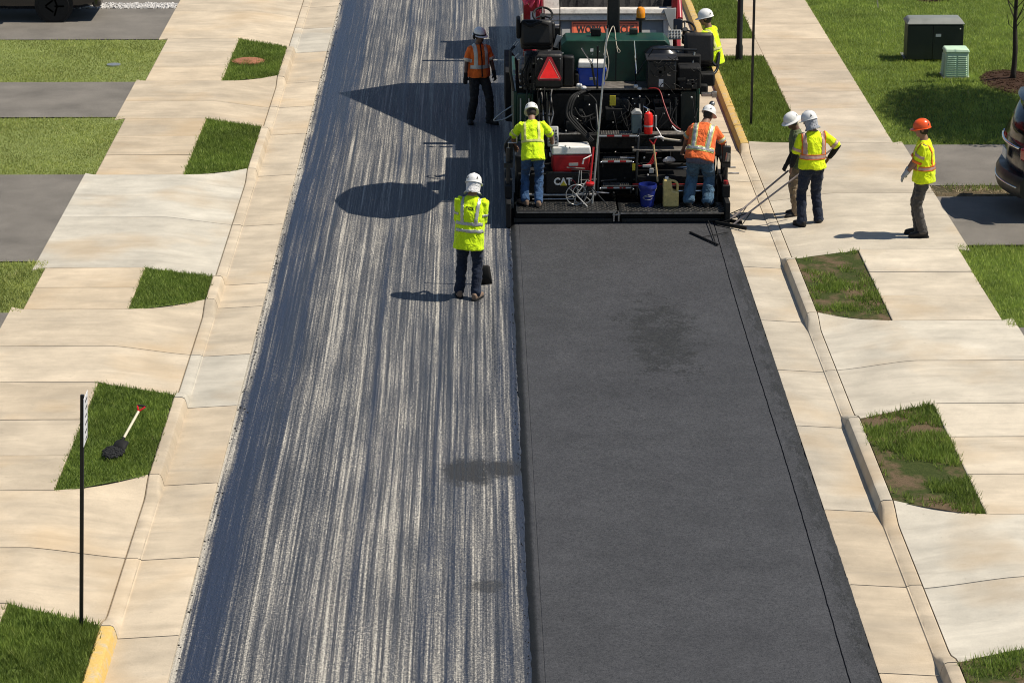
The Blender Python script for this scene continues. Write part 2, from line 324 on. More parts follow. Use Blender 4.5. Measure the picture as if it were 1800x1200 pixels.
def turf(name, a, bcol, soil, cover):
    b = NB(name); p = b.wcoord(); n1 = b.noise(p, 24, 5, 0.7); n2 = b.noise(p, 1.6, 5, 0.65)
    c = b.mix(b.maprange(n1, 0.3, 0.7, 0, 1), a, bcol); c = b.mix(b.maprange(n2, cover, cover + 0.12, 0, 1), c, b.mix(n1, soil, tuple(min(1, 1.8 * k) for k in soil)))
    M[name] = b.done(c, 0.95, b.bump(n1, 0.8, 0.03), 0, 0.1)
turf('turf', (0.05, 0.08, 0.018), (0.15, 0.2, 0.05), (0.10, 0.075, 0.045), 0.64)
turf('turf_light', (0.11, 0.145, 0.04), (0.29, 0.33, 0.11), (0.2, 0.16, 0.09), 0.66)
turf('turf_thin', (0.03, 0.045, 0.012), (0.07, 0.085, 0.025), (0.10, 0.07, 0.042), 0.45)
turf('earth', (0.05, 0.045, 0.025), (0.1, 0.085, 0.05), (0.10, 0.075, 0.045), 0.5)
def blades(name, dark, light, dry, dryness=0.12):
    b = NB(name); t = b.attr('tone', 'GEOMETRY')[2]; p = b.wcoord(); n2 = b.noise(p, 0.9, 5, 0.6)
    c = b.ramp(t, [(0.0, dark), (0.75, light), (1 - dryness, light), (1.0, dry)])
    c = b.mix(1.0, c, b.maprange(n2, 0.3, 0.7, 0.72, 1.3), 'MULTIPLY')
    b.done(c, 0.55, None, 0, 0.35); b.b.inputs['Subsurface Weight'].default_value = 0.0
    tr = b.n.new('ShaderNodeBsdfTranslucent'); b.l.new(c, tr.inputs[0]); ms = b.n.new('ShaderNodeMixShader'); ms.inputs[0].default_value = 0.38
    b.l.new(b.b.outputs[0], ms.inputs[1]); b.l.new(tr.outputs[0], ms.inputs[2]); b.l.new(ms.outputs[0], b.n['Material Output'].inputs[0]); M[name] = b.m
blades('grass_dark', (0.06, 0.105, 0.016), (0.25, 0.33, 0.06), (0.52, 0.46, 0.2), 0.18)
blades('grass_light', (0.14, 0.18, 0.04), (0.43, 0.47, 0.12), (0.75, 0.67, 0.36), 0.3)
blades('grass_fresh', (0.11, 0.17, 0.03), (0.38, 0.47, 0.095), (0.6, 0.56, 0.24), 0.15)
blades('straw', (0.2, 0.15, 0.08), (0.5, 0.4, 0.24), (0.6, 0.5, 0.32), 0.2)
blades('leaf', (0.03, 0.06, 0.012), (0.1, 0.16, 0.03), (0.2, 0.2, 0.06), 0.1)
def yellow_paint():
    b = NB('yellow_kerb_paint'); p = b.wcoord(); n = b.noise(p, 7, 6, 0.7); f = b.noise(p, 45, 4, 0.7)
    c = b.mix(b.maprange(n, 0.5, 0.66, 0, 0.85), (0.64, 0.43, 0.13), (0.52, 0.44, 0.32)); c = b.mix(1.0, c, b.maprange(f, 0.3, 0.7, 0.8, 1.1), 'MULTIPLY')
    M['yellow_kerb_paint'] = b.done(c, 0.8, b.bump(f, 0.3, 0.01), 0, 0.3)
yellow_paint()
simple('black_paint', (0.008, 0.009, 0.0095), 0.42, 0, 0.3, 5, 0.15, 60, 0.5, (0.04, 0.036, 0.032), 0, 0.35)
simple('black_dull', (0.008, 0.0078, 0.0075), 0.75, 0, 0.35, 6, 0.3, 45, 0.3, (0.03, 0.027, 0.024), 0, 0.35)
simple('black_rubber', (0.008, 0.008, 0.008), 0.7, 0, 0.2, 8, 0.2, 50, 0.3)
simple('black_gloss', (0.008, 0.008, 0.009), 0.2, 0, 0.1, 4, 0, 40, 0.5)
simple('black_vinyl', (0.012, 0.011, 0.0105), 0.5, 0, 0.25, 7, 0.25, 30, 0.4)
simple('steel_plate', (0.2, 0.18, 0.155), 0.55, 0.4, 0.3, 9, 0.3, 40, 0.5, (0.06, 0.05, 0.045), 0, 0.6)
simple('worn_steel', (0.42, 0.4, 0.38), 0.35, 0.9, 0.3, 12, 0.1, 60, 0.5, (0.05, 0.045, 0.04), 0, 0.5)
simple('chrome', (0.7, 0.7, 0.7), 0.12, 1.0, 0.05, 8)
simple('galvanised', (0.45, 0.45, 0.43), 0.4, 0.8, 0.15, 14)
simple('machine_green', (0.004, 0.042, 0.023), 0.42, 0, 0.3, 4, 0.1, 50, 0.5, (0.02, 0.022, 0.018), 0, 0.7)
simple('signal_red', (0.95, 0.02, 0.012), 0.4, 0, 0.1, 9)
simple('dark_red', (0.25, 0.012, 0.012), 0.4, 0, 0.15, 9)
simple('red_paint', (0.5, 0.012, 0.014), 0.4, 0, 0.2, 7, 0, 40, 0.5, (0.12, 0.03, 0.03), 0, 0.4)
simple('truck_red', (0.3, 0.012, 0.018), 0.35, 0, 0.2, 3, 0, 40, 0.5, (0.12, 0.07, 0.06), 0.3, 0.35)
simple('truck_cream', (0.66, 0.61, 0.54), 0.5, 0, 0.15, 5, 0.1, 30, 0.4, (0.2, 0.17, 0.14), 0, 0.5)
simple('truck_grey', (0.22, 0.225, 0.22), 0.5, 0, 0.15, 3, 0.1, 30, 0.4, (0.25, 0.23, 0.2), 0, 0.3)
simple('pale_grey', (0.42, 0.41, 0.38), 0.55, 0, 0.1, 8)
simple('sign_orange', (1.0, 0.2, 0.09), 0.45, 0, 0.06, 9)
simple('amber', (0.95, 0.32, 0.01), 0.25, 0, 0.1, 9, coat=0.4)
simple('white_plastic', (0.78, 0.76, 0.72), 0.4, 0, 0.06, 9, 0, 40, 0.5, (0.5, 0.45, 0.38), 0, 0.35)
simple('helmet_white', (0.8, 0.79, 0.76), 0.28, 0, 0.05, 9, 0, 40, 0.5, (0.55, 0.5, 0.42), 0, 0.3)
simple('helmet_orange', (0.85, 0.1, 0.015), 0.3, 0, 0.05, 9)
simple('blue_plastic', (0.012, 0.06, 0.42), 0.35, 0, 0.12, 8)
simple('bucket_blue', (0.012, 0.025, 0.2), 0.35, 0, 0.15, 8, 0, 40, 0.5, (0.05, 0.05, 0.06), 0, 0.4)
simple('cooler_red', (0.42, 0.006, 0.01), 0.4, 0, 0.12, 8)
simple('jug_yellow', (0.62, 0.47, 0.17), 0.4, 0, 0.25, 9, 0, 40, 0.5, (0.2, 0.15, 0.06), 0, 0.5)
simple('teal_grey', (0.09, 0.13, 0.135), 0.5, 0, 0.15, 8)
simple('tag_yellow', (0.55, 0.45, 0.03), 0.6)
simple('paper', (0.72, 0.72, 0.7), 0.8, 0, 0.06)
simple('rope', (0.5, 0.44, 0.34), 0.9, 0, 0.2, 30)
simple('wood_handle', (0.55, 0.4, 0.2), 0.5, 0, 0.2, 20)
simple('wood_pale', (0.66, 0.58, 0.42), 0.5, 0, 0.15, 20)
simple('rake_handle', (0.32, 0.27, 0.25), 0.5, 0.3, 0.15, 20)
simple('skin', (0.28, 0.15, 0.095), 0.55, 0, 0.12, 14)
simple('skin_dark', (0.12, 0.062, 0.04), 0.55, 0, 0.12, 14)
simple('hair', (0.02, 0.014, 0.01), 0.7)
simple('silver_tape', (0.42, 0.42, 0.4), 0.35, 0.3, 0.1, 12)
simple('silver_bright', (0.62, 0.6, 0.52), 0.4, 0.1, 0.1, 12)
simple('tape_pink', (0.5, 0.32, 0.26), 0.5, 0.1, 0.15, 12)
simple('lime_band', (0.62, 0.62, 0.2), 0.8, 0, 0.1, 12)
simple('orange_edge', (0.75, 0.16, 0.02), 0.8, 0, 0.1, 12)
simple('print_dark', (0.05, 0.08, 0.03), 0.8)
simple('mark_black', (0.02, 0.02, 0.02), 0.6)
fabric('hivis_lime', (0.70, 0.95, 0.012)); fabric('hivis_yellow', (0.78, 0.92, 0.012)); fabric('hivis_orange', (1.0, 0.19, 0.03)); fabric('orange_shirt', (0.88, 0.17, 0.045))
fabric('jeans', (0.035, 0.08, 0.17), 0.35, 0.7); fabric('jeans_pale', (0.065, 0.125, 0.19), 0.35, 0.7); fabric('navy_trousers', (0.012, 0.018, 0.035), 0.3, 0.6)
fabric('charcoal_trousers', (0.022, 0.022, 0.024), 0.3, 0.6); fabric('grey_trousers', (0.075, 0.068, 0.062), 0.3, 0.7); fabric('khaki_trousers', (0.27, 0.2, 0.13), 0.25, 0.7)
fabric('sage_shirt', (0.13, 0.16, 0.08), 0.2); fabric('black_cloth', (0.012, 0.012, 0.013), 0.2); fabric('white_cloth', (0.66, 0.65, 0.64), 0.08, 0.8); fabric('grey_cloth', (0.36, 0.37, 0.4), 0.1, 0.8)
fabric('slate_shirt', (0.11, 0.11, 0.15), 0.2); fabric('boot_black', (0.016, 0.014, 0.013), 0.2, 0.2, 0.6); fabric('boot_tan', (0.23, 0.15, 0.1), 0.2, 0.2, 0.7); fabric('pink_flag', (0.8, 0.09, 0.16), 0.1, 0.6)
fabric('glove_black', (0.014, 0.014, 0.014), 0.2, 0.3); fabric('glove_grey', (0.42, 0.42, 0.43), 0.15, 0.3); fabric('umbrella_cloth', (0.02, 0.05, 0.03), 0.1, 0.3); fabric('sleeve_dark', (0.05, 0.035, 0.03), 0.2, 0.5)
simple('cabinet_green', (0.022, 0.03, 0.022), 0.5, 0, 0.12, 4, 0.05, 40, 0.4)
simple('cabinet_top', (0.2, 0.21, 0.19), 0.5, 0, 0.12, 4, 0.05, 40, 0.4)
simple('pedestal_green', (0.52, 0.7, 0.5), 0.5, 0, 0.08, 6, 0.05, 40, 0.4)
simple('bark', (0.05, 0.042, 0.035), 0.9, 0, 0.3, 20, 0.8, 30, 0.2)
simple('mulch', (0.05, 0.028, 0.018), 0.95, 0, 0.5, 25, 1.0, 30, 0.1)
simple('terracotta', (0.33, 0.14, 0.08), 0.85, 0, 0.2, 9, 0.3, 30, 0.2)
simple('stone_white', (0.55, 0.53, 0.5), 0.85, 0, 0.25, 9, 0.3, 30, 0.2)
simple('car_black', (0.006, 0.006, 0.007), 0.25, 0, 0.05, 4, 0, 40, 0.5, None, 1.0)
simple('car_navy', (0.006, 0.009, 0.016), 0.22, 0.0, 0.05, 4, 0, 40, 0.3, None, 0.1)
simple('car_glass', (0.004, 0.0045, 0.005), 0.08, 0, 0.05, 4, 0, 40, 0.22, None, 0.0)
simple('tail_red', (0.35, 0.006, 0.008), 0.15, 0, 0.05, 4, 0, 40, 0.5, None, 0.8)
simple('asphalt_lumps', (0.016, 0.016, 0.016), 0.8, 0, 0.5, 30, 1.0, 40, 0.4)
simple('bed_asphalt', (0.022, 0.02, 0.019), 0.85, 0, 0.5, 14, 1.0, 25, 0.3)
simple('sign_white', (0.8, 0.8, 0.8), 0.4, 0, 0.04)
simple('keypad', (0.4, 0.4, 0.38), 0.5, 0, 0.1)
# ================================================================== the setting
ZW = 0.17                                   # height of the pavement above the milled road
g = MB(); S_ = 1500.0
g.add([(-S_, -S_, -0.12), (S_, -S_, -0.12), (S_, S_, -0.12), (-S_, S_, -0.12)], [(0, 1, 2, 3)])
tag(g.build('ground', 'earth'), 'bare brown earth under the street and gardens', kind='structure')
RL, RR = -3.18, 4.09                         # road edges
JX = 0.53                                    # joint between milled lane and new mat
m = MB(); ys = np.arange(-20, 141, 4.0)
for a, b_ in zip(ys[:-1], ys[1:]): pass
n = len(ys); m.add([(x, y, 0) for y in ys for x in (RL - 0.02, JX + 0.05, RR + 0.03)], [(i * 3 + k, i * 3 + k + 1, i * 3 + k + 4, i * 3 + k + 3) for i in range(n - 1) for k in range(2)])
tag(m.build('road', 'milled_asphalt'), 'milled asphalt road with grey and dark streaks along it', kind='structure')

# new mat of hot asphalt: an extruded section with a step at the joint and a seam groove near the gutter
MAT_Z = 0.05; MAT_END = 44.6
prof = [(JX, 0.0), (JX + 0.022, 0.022), (JX + 0.05, MAT_Z - 0.01), (JX + 0.075, MAT_Z), (0.655, MAT_Z), (0.66, MAT_Z - 0.006), (0.667, MAT_Z - 0.006), (0.672, MAT_Z), (1.5, MAT_Z + 0.003), (2.4, MAT_Z + 0.004), (3.2, MAT_Z + 0.003),
        (3.765, MAT_Z), (3.769, MAT_Z - 0.02), (3.778, MAT_Z - 0.02), (3.783, MAT_Z - 0.004), (3.95, MAT_Z - 0.006), (RR - 0.03, MAT_Z - 0.008), (RR, MAT_Z - 0.014), (RR + 0.012, 0.0)]
m = MB(); ys = np.concatenate([np.arange(-20, 22, 3.0), np.arange(22, MAT_END + 0.01, 0.12)]); k = len(prof); vs = []
for i, y in enumerate(ys):
    jl = 0.006 * math.sin(y * 1.7) + rng.normal(0, 0.005); jr = 0.008 * math.sin(y * 0.9 + 1) + rng.normal(0, 0.007); js = 0.012 * math.sin(y * 0.45) + rng.normal(0, 0.0016)
    for q, (x, z) in enumerate(prof):
        if q < 3: x += jl + (0.006 * rng.normal() if q == 1 else 0)
        elif q > 14: x += jr
        elif q > 10: x += js + 0.03 + 0.0035 * (y - 34)
        vs.append((x, y, z))
m.add(vs, [(i * k + q, i * k + q + 1, (i + 1) * k + q + 1, (i + 1) * k + q) for i in range(len(ys) - 1) for q in range(k - 1)])
tag(m.build('new_asphalt_mat', 'fresh_asphalt', smooth='auto'), 'smooth dark grey strip of freshly laid asphalt behind the paver', kind='structure')

# kerb and gutter, poured in lengths with open joints
ISL_L = [(54.56, 57.4), (46.88, 50.06), (38.96, 40.16), (31.59, 34.59), (-40, 27.0)]
ISL_R = [(48.8, 90), (38.2, 41.05), (30.6, 33.55), (-40, 25.95)]
def kerb_h(y, isl, lo=0.03, hi=0.155):
    f = 0.0
    for a, b_ in isl:
        d = 0 if a <= y <= b_ else min(abs(y - a), abs(y - b_)); t = max(0, 1 - d / 0.55); f = max(f, t * t * (3 - 2 * t))
    return lo + (hi - lo) * f
def kerb_run(side, joints, edge, flow, back, isl, tones, yellow, owner):
    s = side
    for j in range(len(joints) - 1):
        y0, y1 = joints[j] + 0.01, joints[j + 1] - 0.01; yy = list(np.arange(y0, y1 - 0.1, 0.14)) + [y1]
        mb = MB(); rows = []
        for y in yy:
            h = kerb_h(y, isl); w = abs(back - flow); wf = 0.05 if h > 0.08 else 0.03
            dz = rng.normal(0, 0.0016)
            rows.append([(edge, y, -0.11), (edge, y, 0.036), (edge + s * 0.02, y, 0.04), (flow - s * 0.04, y, 0.006), (flow, y, 0.004), (flow + s * wf * 0.35, y, 0.004 + (h - 0.004) * 0.55), (flow + s * wf * 0.8, y, h - 0.014 + dz),
                         (flow + s * (wf + 0.02), y, h + dz), (back - s * 0.015, y, h + 0.002), (back, y, h - 0.01), (back, y, -0.11)])
        k = len(rows[0]); vs = [p for r in rows for p in r]; ym = (y0 + y1) / 2
        yel = any(a <= ym <= b_ for a, b_ in yellow)
        for i in range(len(rows) - 1):
            for q in range(k - 1):
                mb.cur = 1 if (yel and q >= 4) else 0
                mb.add([], [])
                mb.f.append((i * k + q, i * k + q + 1, (i + 1) * k + q + 1, (i + 1) * k + q)); mb.mi.append(mb.cur)
        mb.v = vs
        for e in (0, len(rows) - 1): mb.f.append(tuple(e * k + q for q in range(k))); mb.mi.append(0)
        o = mb.build('gutter_slab', ['concrete', 'yellow_kerb_paint'], owner, smooth='auto')
        t = [tv for a, b_, tv in tones if a <= ym <= b_]; o['tone'] = float(t[0] if t else 0.12 + 0.16 * random.random()); o['seed'] = random.random() * 9
        if yel: o['label'] = 'length of kerb painted yellow'
kl = structure('kerb_and_gutter', 'pale concrete kerb and gutter along the left edge of the road')
kr = structure('kerb_and_gutter', 'pale concrete kerb and gutter along the right edge of the road')
JL = [18, 21, 24, 27.0, 29.2, 31.6, 34.5, 36.7, 39.0, 40.2, 43.6, 46.9, 50.0, 52.3, 54.5, 57.5, 60.1, 62.6, 65.6, 68.6, 71.6, 75]
JR = [18, 21, 23.4, 25.95, 28.3, 30.6, 33.6, 35.9, 38.2, 41.0, 43.9, 46.4, 48.7, 51.7, 54.7, 57.7, 60.7, 63.7, 67, 71, 75]
kerb_run(-1, JL, RL, -3.83, -4.01, ISL_L, [(34.5, 36.7, 0.9), (57.5, 60.1, 0.95), (43.6, 46.9, 0.2)], [(18, 27.0)], kl)
kerb_run(1, JR, RR + 0.004, 4.72, 4.90, ISL_R, [(30.6, 45, 0.55), (45, 60, 0.25), (20, 30.6, 0.1)], [(48.7, 75)], kr)

# pavements: flagstones of cast concrete between joints, and sloping driveway aprons
WL0, WL1, DL = -6.60, -5.08, -6.78
WR0, WR1, DR = 5.93, 7.50, 7.67
pl = structure('pavement', 'tan concrete pavement on the left side of the street'); pr = structure('pavement', 'pale concrete pavement on the right side of the street')
def slab(x0, x1, y0, y1, owner, tone):
    mb = MB(); a = 0.011; dz = rng.normal(0, 0.002); c = 0.012
    top = [(x0 + c, y0 + a + c), (x1 - c, y0 + a + c), (x1 - c, y1 - a - c), (x0 + c, y1 - a - c)]; out = [(x0, y0 + a), (x1, y0 + a), (x1, y1 - a), (x0, y1 - a)]
    vs = [(x, y, ZW + dz) for x, y in top] + [(x, y, ZW + dz - 0.006) for x, y in out] + [(x, y, -0.1) for x, y in out]
    mb.add(vs, [(0, 1, 2, 3)] + [(i, 4 + i, 4 + (i + 1) % 4, (i + 1) % 4) for i in range(4)] + [(4 + i, 8 + i, 8 + (i + 1) % 4, 4 + (i + 1) % 4) for i in range(4)])
    o = mb.build('slab', 'concrete', owner); o['tone'] = float(tone); o['seed'] = random.random() * 9
for run in ([22.0, 23.3, 24.7, 26.2, 27.6], [31.03, 32.25, 33.6, 35.12], [38.46, 39.57, 40.64], [46.42, 47.85, 49.3, 50.73], [54.03, 55.4, 56.85, 58.27], [64.7, 66.2, 67.7, 69.2]):
    for a, b_ in zip(run[:-1], run[1:]): slab(WL0, WL1, a, b_, pl, 0.0 + 0.28 * random.random())
for run in ([22.5, 23.8, 25.1, 26.4], [30.1, 31.45, 32.8, 34.1], [37.75, 39.0, 40.25, 41.5], [48.6, 51.4, 52.9, 54.9, 56.5, 58.1, 59.7, 61.3, 62.9, 64.5, 66.1, 68]):
    for a, b_ in zip(run[:-1], run[1:]): slab(WR0, WR1, a, b_, pr, (0.12 if a > 54 else 0.3 + 0.25 * random.random()))
slab(4.905, WR0 - 0.006, 56.3, 58.1, pr, 0.1)
def apron(side, xs, walk, kerb, mid, owner, tone):
    """xs: back of kerb, inner pavement edge, outer pavement edge, driveway edge"""
    xb, xi, xo, xd = xs; N = 18
    def yb(x, yk, yw): t = min(1, max(0, (x - xb) / (xi - xb))); return yk + (yw - yk) * t
    for half in (0, 1):
        mb = MB(); rows = []
        for i in range(N + 1):
            x = xb + (xd - xb) * i / N + side * 0.004 * (i == 0); t = min(1, max(0, (x - xb) / (xi - xb) / 1.02)); z = 0.034 + (ZW - 0.034) * (t * t * (3 - 2 * t) * 0.35 + t * 0.65)
            fl = max(0, (x - xo) / (xd - xo)) if xd != xo else 0
            lo, hi = yb(x, kerb[0], walk[0]) - 0.12 * fl, yb(x, kerb[1], walk[1]) + 0.12 * fl
            a, b_ = (lo + 0.01, mid - 0.011) if half == 0 else (mid + 0.011, hi - 0.01)
            rows.append([(x, a, z - 0.13), (x, a, z - 0.004)] + [(x, a + 0.006 + (b_ - a - 0.012) * q / 16, z) for q in range(17)] + [(x, b_, z - 0.004), (x, b_, z - 0.13)])
            rows[-1] = [(px_, py_, pz_ + (1 - t) * (kerb_h(py_, ISL_L if side < 0 else ISL_R) - 0.03)) for px_, py_, pz_ in rows[-1]]
        k = len(rows[0]); mb.v = [p for r in rows for p in r]
        for i in range(N):
            for q in range(k - 1): mb.f.append((i * k + q, i * k + q + 1, (i + 1) * k + q + 1, (i + 1) * k + q)); mb.mi.append(0)
        for e in (0, N): mb.f.append(tuple(e * k + q for q in range(k))); mb.mi.append(0)
        o = mb.build('apron_slab', 'concrete', owner, smooth='auto'); o['tone'] = float(tone + 0.1 * random.random()); o['seed'] = random.random() * 9
XL = (-4.015, WL1, WL0, DL); XR = (4.905, WR0, WR1, DR)
apron(-1, XL, (58.27, 64.7), (57.4, 65.3), 61.4, pl, 0.1)
apron(-1, XL, (50.73, 54.03), (50.06, 54.56), 52.2, pl, 0.12)
apron(-1, XL, (40.64, 46.42), (40.16, 46.88), 43.6, pl, 0.9)
apron(-1, XL, (35.12, 38.46), (34.59, 38.96), 36.7, pl, 0.18)
apron(-1, XL, (27.6, 31.03), (27.0, 31.59), 29.2, pl, 0.1)
apron(1, XR, (41.5, 48.6), (41.05, 48.8), 45.0, pr, 0.5)
apron(1, XR, (34.1, 37.75), (33.55, 38.2), 35.9, pr, 0.7)
apron(1, XR, (26.4, 30.1), (25.95, 30.6), 28.2, pr, 0.85)

# driveways
def sheet(name, x0, x1, y0, y1, z, mat, label, nx=20, ny=10, wob=0.0, skew=(0, 0)):
    mb = MB(); k = ny + 1
    for i in range(nx + 1):
        for j in range(ny + 1):
            x = x0 + (x1 - x0) * i / nx; ya, yb = y0 + skew[0] * i / nx, y1 + skew[1] * i / nx; y = ya + (yb - ya) * j / ny
            zz = z + wob * math.sin(x * 1.3 + y * 0.7) * math.cos(y * 1.1)
            mb.v.append((x, y, zz))
    mb.f = [(i * k + j, (i + 1) * k + j, (i + 1) * k + j + 1, i * k + j + 1) for i in range(nx) for j in range(ny)]; mb.mi = [0] * len(mb.f)
    return tag(mb.build(name, mat, smooth=True), label, kind='structure')
for y0, y1, lb in ((58.2, 61.7, 'grey asphalt driveway under the black car at top left'), (50.85, 53.95, 'grey asphalt driveway between the two upper left lawns'), (41.0, 46.45, 'wide grey asphalt driveway on the left'), (33.0, 38.3, 'grey asphalt driveway at the left picture edge'), (62.3, 67.0, 'grey asphalt driveway beyond the white gravel strip')):
    sheet('driveway', DL - 0.002, -26, y0, y1, 0.164, 'drive_asphalt', lb)
for y0, y1, lb in ((45.5, 48.45, 'grey asphalt driveway under the dark SUV'), (41.75, 44.75, 'grey asphalt driveway in front of the straw strip'), (32.5, 37.4, 'grey asphalt driveway at the right picture edge')):
    sheet('driveway', DR + 0.002, 28, y0, y1, 0.164, 'drive_asphalt', lb)
# gardens and verges: turf sheets, with blades of grass standing on them further down
LAWNS = []
def lawn(name, x0, x1, y0, y1, mat, label, grassm, dens, hgt, patch=0.0, skew=(0, 0), lush=0.5):
    e = 0.035 if name == 'grass_verge' else 0.0; sheet(name, x0, x1, y0 - e, y1 + e, 0.148, mat, label, 24, 12, 0.006, skew); LAWNS.append((x0, x1, y0, y1, skew, grassm, dens, hgt, patch, label, lush))
lawn('lawn', -6.61, -16.0, 53.97, 58.2, 'turf_light', 'sunlit yellowish lawn with the round meter lid, upper left', 'grass_light', 1300, 0.032, skew=(-0.1, 0.1))
lawn('lawn', -6.61, -14.0, 46.47, 50.83, 'turf_light', 'green lawn left of the pavement, second from the top', 'grass_light', 1500, 0.035)
lawn('lawn', -6.61, -11.0, 38.35, 40.98, 'turf_light', 'green lawn at the left picture edge, halfway down', 'grass_light', 1900, 0.05)
lawn('grass_verge', -4.02, -5.075, 54.56, 57.4, 'turf', 'dark green verge holding the orange manhole lid', 'grass_dark', 2800, 0.06, skew=(-0.5, 0.85))
lawn('grass_verge', -4.02, -5.075, 46.88, 50.06, 'turf', 'dark green verge between the upper left driveways', 'grass_dark', 2800, 0.06, skew=(-0.45, 0.66))
lawn('grass_verge', -4.02, -5.075, 38.96, 40.16, 'turf', 'small dark green verge, the smallest on the left', 'grass_dark', 3000, 0.06, skew=(-0.5, 0.48))
lawn('grass_verge', -4.02, -5.075, 31.59, 34.59, 'turf', 'green verge with the shovel lying on it', 'grass_dark', 3400, 0.055, skew=(-0.56, 0.52))
lawn('grass_verge', -4.02, -5.075, 22.0, 27.0, 'turf', 'long green verge at the bottom left corner', 'grass_dark', 3600, 0.08, skew=(0, 0.58))
lawn('lawn', 7.51, 19.0, 48.5, 74.0, 'turf', 'wide green lawn with the utility cabinets, upper right', 'grass_fresh', 1350, 0.055, lush=0.15)
lawn('lawn', 7.51, 14.0, 37.45, 41.7, 'turf', 'green lawn at the right picture edge, halfway down', 'grass_fresh', 2200, 0.06, lush=0.3)
lawn('grass_verge', 4.91, 5.925, 48.8, 56.29, 'turf', 'green verge with two black posts beside the yellow kerb', 'grass_dark', 2500, 0.06, lush=0.7)
lawn('grass_verge', 4.91, 5.925, 58.12, 75.0, 'turf', 'green verge behind the operator at the top', 'grass_dark', 2000, 0.06, lush=0.7)
lawn('grass_verge', 4.91, 5.925, 38.2, 41.05, 'turf_thin', 'patchy verge with bare soil near the man in the orange helmet', 'grass_dark', 3000, 0.065, 0.5, skew=(-0.44, 0.44), lush=0.7)
lawn('grass_verge', 4.91, 5.925, 30.6, 33.55, 'turf_thin', 'patchy verge with bare soil at the right, lower down', 'grass_dark', 3600, 0.075, 0.5, skew=(-0.5, 0.55), lush=0.7)
lawn('grass_verge', 4.91, 5.925, 20.0, 25.95, 'turf_thin', 'patchy verge at the bottom right corner', 'grass_dark', 3600, 0.07, 0.62, skew=(0, 0.45), lush=0.7)
sheet('soil_strip', 7.51, 16, 44.74, 45.52, 0.158, 'earth', 'narrow strip of soil between two right hand driveways', 20, 4, 0.004)
sheet('gravel_bed', -6.79, -16, 61.68, 62.32, 0.155, 'earth', 'bed of soil under the white gravel strip', 20, 4)
# ================================================================== people
def ring(c, ax, ay, rx, ry, n=18, sq=2.0):
    out = []
    for i in range(n):
        a = 2 * math.pi * i / n; ca, sa = math.cos(a), math.sin(a); e = 2.0 / sq
        out.append(V(c) + ax * (math.copysign(abs(ca) ** e, ca) * rx) + ay * (math.copysign(abs(sa) ** e, sa) * ry))
    return out
def limb(mb, pts, rs, n=12):
    pts = [V(p) for p in pts]; d0 = (pts[1] - pts[0]).normalized(); d1 = (pts[-1] - pts[-2]).normalized()
    P = [pts[0] - d0 * rs[0] * 0.55] + pts + [pts[-1] + d1 * rs[-1] * 0.5]; Rr = [rs[0] * 0.6] + list(rs) + [rs[-1] * 0.65]; mb.tube(P, Rr, n)
def ik(a, b, l1, l2, pole):
    a, b = V(a), V(b); d = b - a; L = d.length
    if L > (l1 + l2) * 0.995: b = a + d.normalized() * (l1 + l2) * 0.995; d = b - a; L = d.length
    x = (l1 * l1 - l2 * l2 + L * L) / (2 * L); h = math.sqrt(max(0, l1 * l1 - x * x)); u = d.normalized(); p = V(pole); p = (p - u * p.dot(u)).normalized()
    return a + u * x + p * h, b
def remeshed(mb, name, mat, parent, vox, smooth=6, fac=0.5, wrinkle=None):
    o = mb.build(name, mat, parent, smooth=False, recalc=True)
    r = o.modifiers.new('r', 'REMESH'); r.mode = 'VOXEL'; r.voxel_size = vox; r.use_smooth_shade = True
    s = o.modifiers.new('s', 'SMOOTH'); s.iterations = smooth; s.factor = fac
    baked(o)
    if wrinkle:
        from mathutils import noise as _n
        me = o.data; a, fx, fz = wrinkle; off = V((random.random() * 50, random.random() * 50, 0)); nv = len(me.vertices)
        dl = [a * (_n.noise(V((v.co.x * fx + v.co.z * fz * 0.35, v.co.y * fx, v.co.z * fz)) + off) + 0.5 * _n.noise(V((v.co.x * fx * 2.1 - v.co.z * fz * 0.6, v.co.y * fx * 2.1, v.co.z * fz * 2.3)) + off)) for v in me.vertices]
        for v, d, nn in zip(me.vertices, dl, [v.normal.copy() for v in me.vertices]): v.co += nn * d
        me.update()
    o.data.polygons.foreach_set('use_smooth', [True] * len(o.data.polygons)); return o
def skin_off(src, name, mat, parent, test, off):
    """a thin piece lying on a garment: the garment's faces that pass the test, lifted off it"""
    me = src.data; nv = len(me.vertices); co = np.empty(nv * 3); me.vertices.foreach_get('co', co); co = co.reshape(-1, 3)
    no = np.empty(nv * 3); me.vertices.foreach_get('normal', no); no = no.reshape(-1, 3)
    faces = [tuple(p.vertices) for p in me.polygons]; cen = np.array([co[list(f)].mean(0) for f in faces]); keep = np.nonzero(test(cen))[0]
    if len(keep) == 0: return None
    used = sorted({i for k in keep for i in faces[k]}); idx = {v: i for i, v in enumerate(used)}; out = bpy.data.meshes.new(name)
    out.from_pydata([tuple(co[v] + no[v] * off) for v in used], [], [tuple(idx[i] for i in faces[k]) for k in keep]); o = link(name, out, mat, parent, smooth=True)
    sd = o.modifiers.new('t', 'SOLIDIFY'); sd.thickness = 0.003; sd.offset = -1; return o

